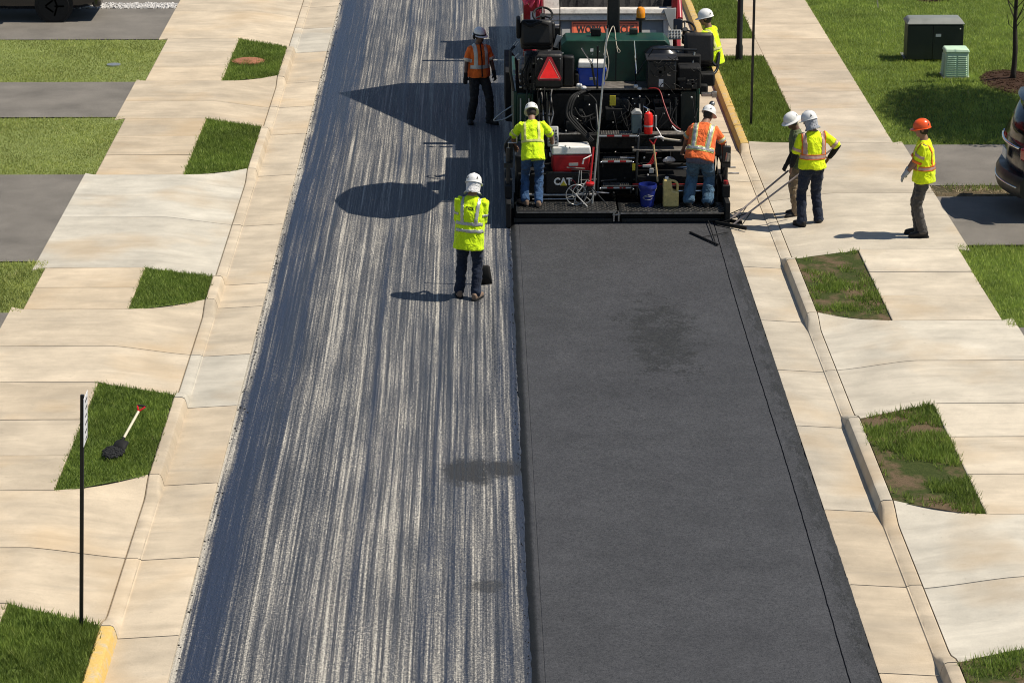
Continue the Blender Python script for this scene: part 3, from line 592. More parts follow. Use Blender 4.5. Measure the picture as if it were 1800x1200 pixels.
def make_person(label, loc, heading, group, P):
    """P: pose and clothing. Local frame: +Y the way the person faces, +X their right hand."""
    t = thing('person', loc, label, 'person', group, heading, False); S = P.get('scale', 1.0)
    def body_basis(fwd, side, tw=0.0):
        m = Matrix.Rotation(R(tw), 3, 'Z') @ Matrix.Rotation(R(side), 3, 'Y') @ Matrix.Rotation(R(-fwd), 3, 'X'); return m @ V((1, 0, 0)), m @ V((0, 1, 0)), m @ V((0, 0, 1))
    pv = V(P.get('pelvis', (0, 0, 0.985))); X, Y, Z = body_basis(*P.get('lean', (3, 0, 0)))
    Xp, Yp, Zp = body_basis(P['lean'][0] * 0.35 if 'lean' in P else 0, 0, P.get('hip_twist', 0))
    feet = P.get('feet', [(-0.13, 0, 8), (0.13, 0, -8)]); st = P.get('stout', 1.0)
    sh = [pv + Z * 0.475 + X * (s * 0.175) for s in (-1, 1)]; hips = [pv + Xp * (s * 0.09) - Zp * 0.03 for s in (-1, 1)]
    hands = P.get('hands', [(-0.26, 0.08, 0.86), (0.26, 0.08, 0.86)]); poles = P.get('poles', [(-0.5, -0.8, 0), (0.5, -0.8, 0)])
    arms = [ik(sh[i], hands[i], 0.285, 0.265, poles[i]) for i in (0, 1)]
    legs = []
    for i in (0, 1):
        fx, fy, fa = feet[i][:3]; lift = feet[i][3] if len(feet[i]) > 3 else 0; ank = V((fx, fy, 0.085 + lift)); toe = V((-math.sin(R(fa)), math.cos(R(fa)), 0))
        kp = V(P.get('knee_pole', (0, 1, 0))); kn, an = ik(hips[i], ank, 0.45, 0.44, kp + toe * 0.3); legs.append((kn, an, toe))
    hy, hp = P.get('head', (0, 0)); nb = pv + Z * 0.55; hm = Matrix.Rotation(R(hy), 3, 'Z') @ Matrix.Rotation(R(-hp), 3, 'X'); hX, hY, hZ = hm @ V((1, 0, 0)), hm @ V((0, 1, 0)), hm @ V((0, 0, 1))
    hc = nb + (Z * 0.5 + hZ * 0.5).normalized() * 0.06 + hZ * 0.10 + hY * 0.025
    skin = P.get('skin', 'skin')
    # body
    b = MB()
    b.loft([ring(pv + Z * h, X, Y, rx * st, ry * st) for h, rx, ry in ((-0.09, 0.11, 0.09), (-0.02, 0.158, 0.11), (0.1, 0.142, 0.102), (0.25, 0.158, 0.112), (0.38, 0.172, 0.112), (0.46, 0.15, 0.092), (0.51, 0.085, 0.07), (0.56, 0.058, 0.058))] + [ring(hc - hZ * 0.06, hX, hY, 0.056, 0.06)])
    b.loft([ring(hc + hZ * h + hY * oy, hX, hY, rx, ry) for h, oy, rx, ry in ((-0.122, 0.035, 0.025, 0.03), (-0.105, 0.028, 0.045, 0.06), (-0.06, 0.015, 0.062, 0.08), (0.0, 0.005, 0.072, 0.094), (0.05, 0.0, 0.075, 0.1), (0.09, -0.005, 0.06, 0.082), (0.112, -0.005, 0.03, 0.04))])
    b.loft([ring(hc + hZ * h + hY * y, hX, hY, r, r * 1.2, 8) for h, y, r in ((0.03, 0.095, 0.008), (-0.005, 0.108, 0.012), (-0.028, 0.112, 0.017), (-0.04, 0.1, 0.012))])
    for s in (-1, 1): b.loft([ring(hc + hX * (s * x) - hZ * 0.005 - hY * 0.01, hY, hZ, 0.02 * k, 0.032 * k, 8) for x, k in ((0.066, 0.8), (0.078, 1.0), (0.086, 0.8))])
    b.loft([ring(hc - hZ * 0.066 + hY * y, hX, hZ, 0.024, rz, 8) for y, rz in ((0.08, 0.012), (0.093, 0.009), (0.097, 0.004))])
    gls = [MB(), MB()]
    for i in (0, 1):
        gl = gls[i]
        el, ha = arms[i]; limb(b, [sh[i], (sh[i] + el) / 2, el, el + (ha - el) * 0.3, ha - (ha - el).normalized() * 0.02], [0.052, 0.047, 0.039, 0.04, 0.027])
        kn, an, toe = legs[i]; limb(b, [hips[i], hips[i].lerp(kn, 0.5), kn, kn.lerp(an, 0.3), an], [0.082, 0.073, 0.055, 0.055, 0.037])
        # hand: palm, four unequal fingers bent round, thumb from the side of the palm
        d = (ha - el).normalized(); gx = V(P.get('grip', [(0, 0, -1)] * 2)[i]); pn = gx - d * gx.dot(d); pn = pn.normalized() if pn.length > 0.05 else MB().frame(d)[0]; sd = d.cross(pn).normalized(); cu = P.get('curl', [0.5, 0.5])[i]
        for tgt, gr in ((b, 0.0), (gl, 0.005)):
            q0 = ha - d * 0.02; tgt.loft([ring(q0 + d * l, sd, pn, w + gr, th + gr, 10) for l, w, th in ((-0.03, 0.026, 0.021), (0.01, 0.033, 0.019), (0.05, 0.042, 0.017), (0.085, 0.041, 0.015), (0.095, 0.033, 0.012))])
            for k, (off, ln) in enumerate(((-0.031, 0.066), (-0.011, 0.078), (0.011, 0.073), (0.031, 0.056))):
                p = q0 + d * 0.085 + sd * off; dirv = d.copy(); pts = [p - d * 0.02]
                for sgm in (0.42, 0.32, 0.26): pts.append(pts[-1] + dirv * (ln * sgm + (0.02 if sgm == 0.42 else 0))); ang = cu * 1.25; dirv = (dirv * math.cos(ang) + pn * math.sin(ang)).normalized(); ang *= 1
                limb(tgt, pts, [0.0098 + gr * 0.8, 0.0093 + gr * 0.8, 0.0088 + gr * 0.8, 0.0075 + gr * 0.8], 7)
            ts = -1 if i == 1 else 1; tb = q0 + d * 0.02 - sd * (0.03 * ts); td = (d * 0.75 - sd * (0.65 * ts) + pn * 0.35 * (0.5 + cu)).normalized(); limb(tgt, [tb, tb + td * 0.035, tb + td * 0.06 + d * 0.012 + pn * 0.01 * cu], [0.013 + gr, 0.011 + gr, 0.0085 + gr], 7)
        gl.loft([ring(ha - d * l, sd, pn, w, w, 10) for l, w in ((0.015, 0.036), (0.06, 0.038), (0.085, 0.041))])
        fz = an.z - 0.085
        b.loft([ring(V((an.x, an.y, 0)) + toe * y + V((0, 0, z + fz)), V((toe.y, -toe.x, 0)), V((0, 0, 1)), rx, rz, 10) for y, z, rx, rz in ((-0.06, 0.045, 0.025, 0.03), (0.0, 0.055, 0.034, 0.045), (0.09, 0.045, 0.042, 0.033), (0.16, 0.035, 0.038, 0.02), (0.19, 0.032, 0.022, 0.012))])
    body = remeshed(b, 'body', skin, t, 0.0095, 3)
    for s in (-1, 1):
        e = MB(); e.sphere(hc + hX * (0.031 * s) + hY * 0.088 + hZ * 0.012, 0.011, 8, 6); e.build('eye', 'mark_black', t, smooth=True)
    h = MB(); h.loft([ring(hc + hZ * z - hY * 0.012, hX, hY, rx, ry) for z, rx, ry in ((-0.085, 0.05, 0.06), (-0.05, 0.072, 0.083), (0.0, 0.08, 0.092), (0.05, 0.082, 0.1), (0.1, 0.06, 0.08))]); h.build('hair', P.get('hair', 'hair'), t, smooth=True)
    if P.get('glove'):
        for gl in gls: remeshed(gl, 'glove', P['glove'], t, 0.009, 2)
    # boots
    for i in (0, 1):
        kn, an, toe = legs[i]; lx = V((toe.y, -toe.x, 0)); bb = MB(); c0 = V((an.x, an.y, an.z - 0.085))
        bb.loft([ring(c0 + toe * y + V((0, 0, z)), lx, V((0, 0, 1)), rx, rz, 14, 2.6) for y, z, rx, rz in ((-0.085, 0.055, 0.03, 0.045), (-0.06, 0.062, 0.043, 0.06), (0.0, 0.066, 0.047, 0.064), (0.07, 0.056, 0.05, 0.052), (0.14, 0.046, 0.053, 0.042), (0.19, 0.04, 0.045, 0.034), (0.215, 0.034, 0.024, 0.022))])
        sd = (kn - an).normalized(); bb.loft([ring(an + sd * z, lx, toe, 0.05, 0.056, 14) for z in (-0.05, 0.03, 0.1)])
        bo = remeshed(bb, 'boot', P.get('boots', 'boot_black'), t, 0.012, 4)
        so = MB(); so.loft([ring(c0 + toe * 0.06 + V((0, 0, z)), lx, toe, 0.056, 0.162, 20, 2.8) for z in (0.0, 0.022)]); so.build('sole', 'black_rubber', bo)
    # trousers
    pt = MB(); fl = P.get('leg_fit', 1.0)
    pt.loft([ring(pv + Zp * z + Z * max(0, z) * 0, Xp, Yp, rx * st, ry * st) for z, rx, ry in ((-0.12, 0.12, 0.1), (-0.05, 0.168, 0.122), (0.03, 0.16, 0.115), (0.09, 0.14, 0.1))])
    for i in (0, 1):
        kn, an, toe = legs[i]; sgn = (-1, 1)[i]
        limb(pt, [hips[i] + Xp * sgn * 0.004, hips[i].lerp(kn, 0.35), hips[i].lerp(kn, 0.75), kn, kn.lerp(an, 0.4), kn.lerp(an, 0.8), an + V((0, 0, 0.0))], [k * fl for k in (0.102, 0.098, 0.082, 0.077, 0.076, 0.074, 0.08)], 14)
    tr = remeshed(pt, 'trousers', P['trousers'], t, 0.0125, 4, wrinkle=(0.013, 7, 15))
    if P.get('belt'):
        skin_off(tr, 'belt', 'mark_black', t, lambda c: np.abs((c - np.array(pv)) @ np.array(Zp) - 0.075) < 0.02, 0.006)
    # shirt or vest
    sm = MB(); lo = P.get('hem', -0.1); sf = st * P.get('fit', 1.0)
    sm.loft([ring(pv + Z * z + Y * oy, X, Y, rx * sf, ry * sf) for z, rx, ry, oy in ((lo, 0.203, 0.162, 0), (lo + 0.06, 0.203, 0.16, 0), (0.1, 0.19, 0.148, 0), (0.25, 0.187, 0.142, 0), (0.38, 0.192, 0.133, 0), (0.455, 0.17, 0.108, 0), (0.51, 0.105, 0.085, 0), (0.545, 0.075, 0.075, 0.0))])
    sl = P.get('sleeve', 0.85)
    for i in (0, 1):
        el, ha = arms[i]
        if sl <= 1: pts = [sh[i] - X * (0.02 * (-1, 1)[i]), sh[i].lerp(el, 0.35), sh[i].lerp(el, sl)]; rs = [0.074, 0.07, 0.072]
        else: pts = [sh[i], sh[i].lerp(el, 0.5), el, el.lerp(ha, 0.5), el.lerp(ha, 0.88)]; rs = [0.074, 0.066, 0.058, 0.052, 0.044]
        limb(sm, pts, rs, 12)
    shirt = remeshed(sm, 'shirt' if P.get('garment') is None else P['garment'], P['shirt'], t, 0.0115, 4, wrinkle=(0.013, 9, 7))
    if P.get('under'):      # a sleeve of another colour below the vest sleeve
        for i in (0, 1):
            el, ha = arms[i]; us = MB(); limb(us, [sh[i].lerp(el, 0.6), el, el.lerp(ha, 0.5), el.lerp(ha, 0.9)], [0.055, 0.051, 0.047, 0.038], 12); us.build('sleeve', P['under'], t, smooth=True)
    pvn, Xn, Yn, Zn = (np.array(k) for k in (pv, X, Y, Z))
    def arm_s(c, i):
        a = np.array(sh[i]); e = np.array(arms[i][0]); d = e - a; q = ((c - a) @ d) / (d @ d); r = np.linalg.norm(c - a - np.outer(q, d), axis=1); return q, r
    def trunk(c):
        xx = (c - pvn) @ Xn; zz = (c - pvn) @ Zn; yy = (c - pvn) @ Yn; far = np.ones(len(c), bool)
        for i in (0, 1): q, r = arm_s(c, i); far &= ~((q > 0.3) & (r < 0.085) & (np.abs(xx) > 0.16))
        return xx, yy, zz, far & (np.abs(xx) < 0.225)
    for nm, mat, off, spec in P.get('bands', []):
        def test(c, spec=spec):
            xx, yy, zz, ok = trunk(c); keep = np.zeros(len(c), bool)
            for s in spec:
                if s[0] == 'h': keep |= ok & (zz > s[1]) & (zz < s[2])
                elif s[0] == 'v': keep |= ok & (np.abs(np.abs(xx) - s[1]) < s[2]) & (zz > s[3]) & (zz < s[4] if len(s) > 4 else True)
                elif s[0] == 'x': keep |= ok & (yy < 0) & (np.abs(np.abs(xx) - (s[1] + s[2] * (zz - s[4]))) < s[3]) & (zz > s[4])
                elif s[0] == 'hem': keep |= ok & (zz < lo + s[1])
                elif s[0] == 'z': keep |= ok & (yy > 0) & (np.abs(xx) < s[1]) & (zz > s[2])
                elif s[0] == 'a':
                    for i in (0, 1): q, r = arm_s(c, i); keep |= (q > s[1]) & (q < s[2]) & (r < 0.1) & (np.abs(xx) > 0.1)
            return keep
        skin_off(shirt, nm, mat, t, test, off)
    if P.get('letters'): lettering('print', P['letters'], 0.095, pv + Z * 0.385 - Y * 0.147 + X * 0.0, X, Z, 'print_dark', shirt, 0.002)
    # helmet
    hh = MB(); hat = P.get('hat', 'helmet_white'); top = hc + hZ * 0.02; brim = P.get('brim', 0.045)
    dome = [ring(top + hZ * z + hY * -0.005, hX, hY, rx, ry, 24) for z, rx, ry in ((0.0, 0.112, 0.134), (0.012, 0.112, 0.134), (0.045, 0.11, 0.132), (0.085, 0.098, 0.118), (0.118, 0.07, 0.086), (0.134, 0.036, 0.046), (0.139, 0.008, 0.01))]
    hh.loft(dome); ho = hh.build('hard_hat', hat, t, smooth='auto')
    bm_ = MB(); full = P.get('full_brim', 0.0); o_ = []; i_ = []
    for k in range(28):
        a = 2 * math.pi * k / 28; ca, sa = math.cos(a), math.sin(a); ex = max(full, brim * max(0, sa) ** 1.3 + 0.008)
        o_.append(top + hX * (ca * (0.112 + ex)) + hY * (sa * (0.134 + ex) - 0.005) - hZ * (0.006 + 0.25 * ex)); i_.append(top + hX * (ca * 0.104) + hY * (sa * 0.126 - 0.005) + hZ * 0.006)
    up = [p + hZ * 0.006 for p in o_]; bm_.loft([i_, up, o_, [p - hZ * 0.006 for p in i_]], cap=False); bm_.build('brim', hat, ho, smooth='auto')
    rg = MB(); rg.tube([top + hZ * (0.137 * math.cos(a)) + hY * (0.132 * math.sin(a) - 0.005) for a in [R(d) for d in range(-70, 71, 14)]], 0.011, 8); rg.build('ridge', hat, ho, smooth=True)
    for s in (-1, 1):
        mk = MB(); a = R(-90 + 38 * s); p = top + hX * (math.cos(a) * 0.107) + hY * (math.sin(a) * 0.128) + hZ * 0.055; nn = (hX * math.cos(a) + hY * math.sin(a) + hZ * 0.25).normalized(); tx = hZ.cross(nn).normalized(); ty = nn.cross(tx)
        mk.prism([(-0.018, -0.02), (0.014, -0.014), (0.006, 0.024)], 0.006, p - nn * 0.001, tx, ty); mk.build('vent', 'mark_black', ho)
    if P.get('hat_band'):
        hb = MB(); hb.loft([ring(top + hZ * z - hY * 0.005, hX, hY, 0.118, 0.141, 24) for z in (0.004, 0.03)]); hb.build('hat_band', 'mark_black', ho, smooth=True)
        
        for s in (-1, 1): pr = MB(); pr.sphere(top + hX * (s * 0.125) - hZ * 0.03, (0.025, 0.04, 0.05), 10, 7); pr.build('ear_defender', 'black_rubber', ho, smooth=True)
    if P.get('flap'):
        fp = MB(); n = 15; rows = []
        for j, (dz, out) in enumerate(((0.02, 0.0), (-0.05, -0.004), (-0.12, -0.012), (-0.16, 0.02))):
            rows.append([top + hX * (math.cos(a) * (0.108 + out)) + hY * (math.sin(a) * (0.128 + out) - 0.005) + hZ * dz + V((0, 0, 0.008 * math.sin(9 * a + j))) for a in [R(d) for d in np.linspace(160, 380, n)]])
        k = n; fp.v = [p for r in rows for p in r]; fp.f = [(j * k + i, j * k + i + 1, (j + 1) * k + i + 1, (j + 1) * k + i) for j in range(3) for i in range(k - 1)]; fp.mi = [0] * len(fp.f)
        fo = fp.build('neck_shade', P['flap'], t, smooth=True); q = fo.modifiers.new('t', 'SOLIDIFY'); q.thickness = 0.004
    if P.get('tail'):      # shirt tail showing under the hem
        tl = MB(); tl.loft([ring(pv + Zp * z - Yp * 0.012, Xp, Yp, rx * st, ry * st) for z, rx, ry in ((-0.13, 0.17, 0.13), (-0.05, 0.185, 0.142), (0.04, 0.182, 0.138))]); tl.build('shirt_tail', P['tail'], t, smooth=True)
    t.scale = (S, S, S); return t
VEST = [('contrast_band', 'lime_band', 0.004, [('h', 0.115, 0.2), ('v', 0.1, 0.036, 0.15), ('a', 0.6, 0.85)]), ('reflective_tape', 'silver_tape', 0.008, [('h', 0.135, 0.18), ('v', 0.1, 0.02, 0.15), ('a', 0.66, 0.79)])]
GRP = 'road workers in hard hats'
def foot_spot(u, v, z): return ground(u, v, z)
# 1: standing on the milled lane, back to us, leaning on a shovel
w1 = ground(822, 524, 0.0)
make_person('lime shirted worker in white helmet with neck flap standing on the milled road', w1, R(-10), GRP, dict(
    feet=[(-0.13, 0.05, 16), (0.13, -0.05, -14)], pelvis=(0.035, 0, 0.975), lean=(6, 3, 0), head=(-4, 26), hands=[(-0.05, 0.26, 1.08), (0.1, 0.27, 1.13)], poles=[(-0.45, -0.9, -0.5), (0.5, -0.9, -0.5)], curl=[1, 1], grip=[(1, -0.3, 0), (-1, -0.3, 0)],
    trousers='navy_trousers', shirt='hivis_lime', sleeve=1.85, hem=-0.23, stout=1.1, scale=1.035, flap='white_cloth', boots='boot_tan', leg_fit=1.02, belt=False, letters='res', glove='glove_black',
    bands=[('reflective_tape', 'silver_tape', 0.006, [('h', 0.03, 0.075), ('h', 0.13, 0.175), ('x', 0.1, 0.06, 0.022, 0.17), ('a', 0.62, 0.76)]), ]))
# 2: orange vest, facing us, beside the paver
w2 = ground(840, 216, 0.0)
make_person('worker in orange vest and white helmet with ear defenders standing left of the paver', w2, R(202), GRP, dict(
    feet=[(-0.2, 0.12, 22), (0.13, -0.05, -20)], pelvis=(-0.02, 0, 0.965), lean=(0, 0, 0), head=(12, 6), hands=[(-0.33, 0.06, 0.86), (0.29, 0.1, 0.88)], curl=[0.9, 0.6],
    skin='skin_dark', trousers='charcoal_trousers', shirt='hivis_orange', sleeve=0.8, hem=-0.07, stout=1.14, scale=1.0, glove='glove_black', boots='boot_black', hat_band=True, full_brim=0.02, leg_fit=1.05,
    bands=[('reflective_tape', 'silver_bright', 0.006, [('h', 0.1, 0.17), ('v', 0.105, 0.034, 0.15), ('a', 0.68, 0.9)]), ('zip', 'black_cloth', 0.009, [('z', 0.011, -0.05)])]))
# 3: on the screed, left
Z_WALK = 0.275
w3 = V((0.93, 43.86, Z_WALK))
make_person('worker in lime shirt and jeans bending over the left end of the screed', w3, R(-3), GRP, dict(
    feet=[(-0.16, -0.02, 35), (0.07, -0.08, -5)], pelvis=(-0.03, -0.02, 0.9), lean=(23, -3, 0), head=(4, 42), hands=[(-0.34, 0.42, 0.9), (0.28, 0.46, 0.93)], poles=[(-1, -0.5, 0.0), (1, -0.6, -0.1)], curl=[0.8, 0.6],
    trousers='jeans', shirt='hivis_lime', sleeve=0.9, hem=-0.13, stout=1.0, scale=0.985, boots='boot_tan', leg_fit=0.98, knee_pole=(0, 1, 0),
    bands=[('reflective_tape', 'lime_band', 0.006, [('h', 0.16, 0.2), ('v', 0.115, 0.02, 0.18), ('a', 0.62, 0.75)])]))
# 4: on the screed, right
w4 = V((3.62, 43.84, Z_WALK - 0.02))
make_person('worker in orange shirt and loose jeans bending at the right end of the screed', w4, R(-12), GRP, dict(
    feet=[(-0.17, -0.02, 20), (0.15, 0.02, -18)], pelvis=(0.0, 0.0, 0.87), lean=(24, 6, 0), head=(-22, 34), hands=[(-0.34, 0.42, 0.84), (0.38, 0.3, 0.78)], poles=[(-1, -0.2, 0.1), (1, -0.3, 0.1)], curl=[0.8, 0.8],
    trousers='jeans_pale', shirt='orange_shirt', sleeve=0.92, hem=-0.09, stout=1.24, scale=0.985, leg_fit=1.3, tail='slate_shirt', boots='boot_black',
    bands=[('contrast_band', 'lime_band', 0.005, [('h', 0.045, 0.13), ('x', 0.115, 0.05, 0.045, 0.1), ('a', 0.66, 0.88)]), ('reflective_tape', 'silver_tape', 0.009, [('h', 0.064, 0.11), ('x', 0.115, 0.05, 0.026, 0.1), ('a', 0.72, 0.83)])]))
# 6, 7: the pair with lutes on the right
w6 = ground(1401, 380, 0.03)
make_person('worker in sage shirt, khaki trousers and broad brimmed helmet, half hidden behind another', w6, R(98), GRP, dict(
    feet=[(-0.11, 0.04, 8), (0.1, -0.04, -10)], lean=(7, 0, 0), head=(5, 25), hands=[(-0.18, 0.3, 0.86), (0.12, 0.02, 0.94)], curl=[1, 1], grip=[(0.3, 0, -1), (0, 0, -1)], scale=0.965,
    trousers='khaki_trousers', shirt='sage_shirt', sleeve=0.95, hem=-0.12, under='black_cloth', glove='glove_black', full_brim=0.055, skin='skin_dark', stout=1.02))
w7 = ground(1424, 398, 0.06)
make_person('worker in yellow vest and navy trousers with grey neck cloth holding a lute', w7, R(16), GRP, dict(
    feet=[(-0.14, 0.0, 12), (0.15, 0.02, -14)], pelvis=(0.0, 0, 0.975), lean=(3, 0, -6), head=(32, 20), hands=[(-0.3, 0.16, 0.86), (0.29, 0.04, 1.06)], poles=[(-0.6, -0.6, 0.1), (0.9, -0.5, -0.2)], curl=[1, 1], grip=[(1, 0, -0.2), (-1, 0.2, 0)],
    trousers='navy_trousers', shirt='hivis_yellow', sleeve=0.93, hem=-0.04, under='black_cloth', flap='grey_cloth', scale=1.04, stout=1.1, leg_fit=1.05,
    bands=[('reflective_tape', 'tape_pink', 0.006, [('h', 0.13, 0.19), ('x', 0.14, 0.03, 0.03, 0.18), ('a', 0.7, 0.86)]), ('edging', 'orange_edge', 0.008, [('h', 0.188, 0.2), ('h', 0.12, 0.131), ('x', 0.175, 0.03, 0.009, 0.18)])]))
# 8: orange helmet
w8 = ground(1619, 415, ZW)
make_person('worker in yellow vest, grey trousers and orange helmet standing alone on the pavement', w8, R(83), GRP, dict(
    feet=[(-0.08, -0.02, 6), (0.09, 0.04, -6)], lean=(2, 0, 0), head=(0, 8), hands=[(-0.1, 0.29, 0.98), (0.1, 0.29, 0.95)], poles=[(-0.4, -0.9, -0.2), (0.4, -0.9, -0.2)], curl=[0.6, 0.7], glove='glove_grey', scale=1.03,
    trousers='grey_trousers', shirt='hivis_yellow', sleeve=0.93, hem=-0.11, hat='helmet_orange', boots='boot_black', stout=1.08, fit=1.05,
    bands=[('reflective_tape', 'tape_pink', 0.006, [('h', 0.1, 0.15), ('a', 0.5, 0.66)]), ('edging', 'orange_edge', 0.008, [('h', 0.148, 0.162), ('h', 0.09, 0.101), ('a', 0.85, 1.0), ('v', 0.15, 0.012, 0.15)])]))
# 5: operator in the right hand seat
w5 = at(1256, 72, 45.95); w5.z = 1.78
make_person('operator in lime shirt and white helmet sitting in the right seat of the paver', w5, R(62), GRP, dict(
    feet=[(-0.12, 0.52, 8), (0.12, 0.5, -8)], pelvis=(0, 0, 0.5), lean=(10, -4, 0), head=(14, 12), hands=[(-0.2, 0.42, 0.8), (0.12, 0.42, 0.8)], poles=[(-0.8, -0.4, -0.3), (0.8, -0.4, -0.3)], curl=[0.9, 0.9], knee_pole=(0, 1, 0.6),
    trousers='charcoal_trousers', shirt='hivis_lime', sleeve=0.9, hem=-0.1, scale=0.99, bands=[('reflective_tape', 'lime_band', 0.006, [('h', 0.16, 0.2), ('v', 0.11, 0.02, 0.18)])]))
# ================================================================== the asphalt paver
pv_ = thing('asphalt_paver', (2.3, 45.0, 0.0), 'black and green tracked asphalt paver laying the new strip, seen from behind', 'paver')
def part(name, mat, fn, parent=None, bevel=0.0, smooth=False, label=None):
    mb = MB(); fn(mb); o = mb.build(name, mat, parent or pv_, bevel=bevel, smooth=smooth)
    if label: o['label'] = label
    return o
def split(name, mat, fn, parent=None, bevel=0.0, smooth=False):
    """like part, but every shape the function adds becomes a part of its own"""
    mb = MB(); fn(mb); g_ = mb.grp + [(len(mb.v), len(mb.f))]
    for (v0, f0), (v1, f1) in zip(g_[:-1], g_[1:]):
        q = MB(); q.add(mb.v[v0:v1], [tuple(i - v0 for i in f) for f in mb.f[f0:f1]]); q.build(name, mat, parent or pv_, bevel=bevel, smooth=smooth)
def arc(pts, n=10):
    """smooth curve through points"""
    pts = [V(p) for p in pts]; out = []
    for i in range(len(pts) - 1):
        a = pts[max(0, i - 1)]; b = pts[i]; c = pts[i + 1]; d = pts[min(len(pts) - 1, i + 2)]
        for k in range(n):
            t = k / n; out.append(0.5 * ((2 * b) + (c - a) * t + (2 * a - 5 * b + 4 * c - d) * t * t + (3 * b - a - 3 * c + d) * t ** 3))
    return out + [pts[-1]]
# screed
for x0, x1, z in ((0.62, 2.27, 0.27), (2.3, 4.02, 0.25)):
    w = part('walkway', 'black_paint', lambda m: m.bb(x0, x1, 43.5, 44.12, z - 0.035, z), bevel=0.006)
    part('walkway_lip', 'worn_steel', lambda m: m.bb(x0 + 0.02, x1 - 0.02, 43.485, 43.4985, z - 0.03, z - 0.012), w)
    def tread(m):
        for i in range(9):
            for j in range(int((x1 - x0) / 0.085)): m.box((x0 + 0.06 + 0.085 * j + (0.04 if i % 2 else 0), 43.55 + 0.06 * i, z + 0.003), (0.035, 0.012, 0.006), 0.6 if (i + j) % 2 else -0.6)
    part('tread_plate', 'steel_plate', tread, w)['kind'] = 'stuff'
split('screed_plate', 'black_dull', lambda m: (m.bb(0.6, 2.25, 43.62, 44.9, MAT_Z + 0.006, 0.232), m.bb(2.31, 3.98, 43.64, 44.9, MAT_Z + 0.006, 0.213)), bevel=0.012)
split('screed_heel', 'black_paint', lambda m: (m.bb(0.58, 2.2, 43.57, 43.62, MAT_Z + 0.004, 0.13), m.bb(2.34, 3.96, 43.58, 43.64, MAT_Z + 0.004, 0.12)), bevel=0.008)
split('hinge_bracket', 'worn_steel', lambda m: (m.bb(2.2, 2.225, 43.5, 43.6, 0.09, 0.24), m.bb(2.28, 2.305, 43.5, 43.62, 0.09, 0.24), m.cyl((2.19, 43.55, 0.19), (2.32, 43.55, 0.19), 0.018)), bevel=0.004)
split('grille_bar', 'black_paint', lambda m: [m.bb(1.72 + 0.045 * i, 1.745 + 0.045 * i, 43.555, 43.569, 0.075, 0.12) for i in range(10)])
def endgate(s, x):
    e = part('end_gate', 'black_dull', lambda m: (m.bb(x - 0.04, x + 0.04, 43.42, 45.25, 0.012, 0.42), m.bb(x - 0.06, x + 0.06, 43.75, 44.9, 0.42, 0.62)), bevel=0.01)
    part('adjuster_post', 'black_paint', lambda m: (m.cyl((x, 43.95, 0.42), (x, 43.95, 1.22), 0.035, n=10), m.cyl((x, 44.55, 0.42), (x, 44.55, 1.15), 0.035, n=10), m.bb(x - 0.07, x + 0.07, 43.88, 44.62, 0.9, 0.98)), e)
    part('crank_handle', 'worn_steel', lambda m: m.tube([(x, 43.95, 1.22), (x, 43.95, 1.3), (x - s * 0.14, 43.95, 1.3), (x - s * 0.14, 43.95, 1.4)], 0.014), e)
    return e
el_ = endgate(-1, 0.5); er_ = endgate(1, 4.06)
part('red_sleeve', 'dark_red', lambda m: m.cyl((4.06, 43.86, 0.3), (4.06, 43.86, 0.68), 0.04, n=10), er_)
part('bolt', 'worn_steel', lambda m: m.cyl((4.1, 43.95, 0.78), (4.28, 43.95, 0.78), 0.012), er_); part('bolt', 'worn_steel', lambda m: m.cyl((4.1, 43.95, 0.88), (4.22, 43.95, 0.88), 0.012), er_)
part('lift_ram', 'black_paint', lambda m: (m.tube([(4.0, 44.0, 0.5), (4.02, 43.95, 0.75), (4.06, 43.92, 0.95), (4.1, 43.93, 1.22)], 0.03), m.box((4.06, 43.93, 1.1), (0.14, 0.1, 0.28))), er_, bevel=0.01)
part('ram_collar', 'worn_steel', lambda m: (m.cyl((4.07, 43.9, 1.0), (4.09, 43.9, 1.14), 0.045, n=10)), er_, smooth='auto')
# screed frame, tow arms and the clutter behind the platform
fr = part('screed_frame', 'black_dull', lambda m: (m.bb(0.66, 1.95, 44.2, 44.85, 0.3, 0.72), m.bb(2.62, 3.95, 44.25, 44.85, 0.3, 0.66), m.bb(1.95, 2.62, 44.55, 44.9, 0.28, 0.9)), bevel=0.015)
part('guide_tube', 'worn_steel', lambda m: m.cyl((0.8, 44.17, 0.37), (1.95, 44.17, 0.37), 0.028), fr, smooth='auto')
part('guide_tube', 'chrome', lambda m: m.cyl((2.9, 44.2, 0.42), (3.7, 44.2, 0.42), 0.022), fr, smooth='auto')
part('guide_tube', 'worn_steel', lambda m: m.cyl((0.9, 44.15, 0.3), (1.6, 44.15, 0.3), 0.018), fr, smooth='auto')
part('red_rail', 'dark_red', lambda m: m.bb(2.55, 3.9, 44.17, 44.2, 0.5, 0.545), fr, bevel=0.004)
part('worn_rail', 'worn_steel', lambda m: m.bb(2.1, 3.85, 44.16, 44.169, 0.515, 0.527), fr)
part('rear_panel', 'black_gloss', lambda m: m.bb(1.12, 1.68, 44.13, 44.19, 0.4, 0.76), bevel=0.01)
lettering('lettering', 'CAT', 0.16, (1.4, 44.122, 0.6), (1, 0, 0), (0, 0, 1), 'white_plastic', pv_, 0.006, 0.95)
part('emblem', 'tag_yellow', lambda m: m.prism([(-0.055, 0), (0.055, 0), (0, 0.075)], 0.004, (1.41, 44.1165, 0.538), (1, 0, 0), (0, 0, 1)), label='yellow triangle on the white lettering')
def redarc(m): m.tube([(1.53 + 0.075 * math.cos(a), 44.122, 0.56 + 0.075 * math.sin(a)) for a in np.linspace(-2.0, 1.5, 14)], 0.009, 6)
part('emblem', 'dark_red', redarc, label='dark red arc beside the white lettering')
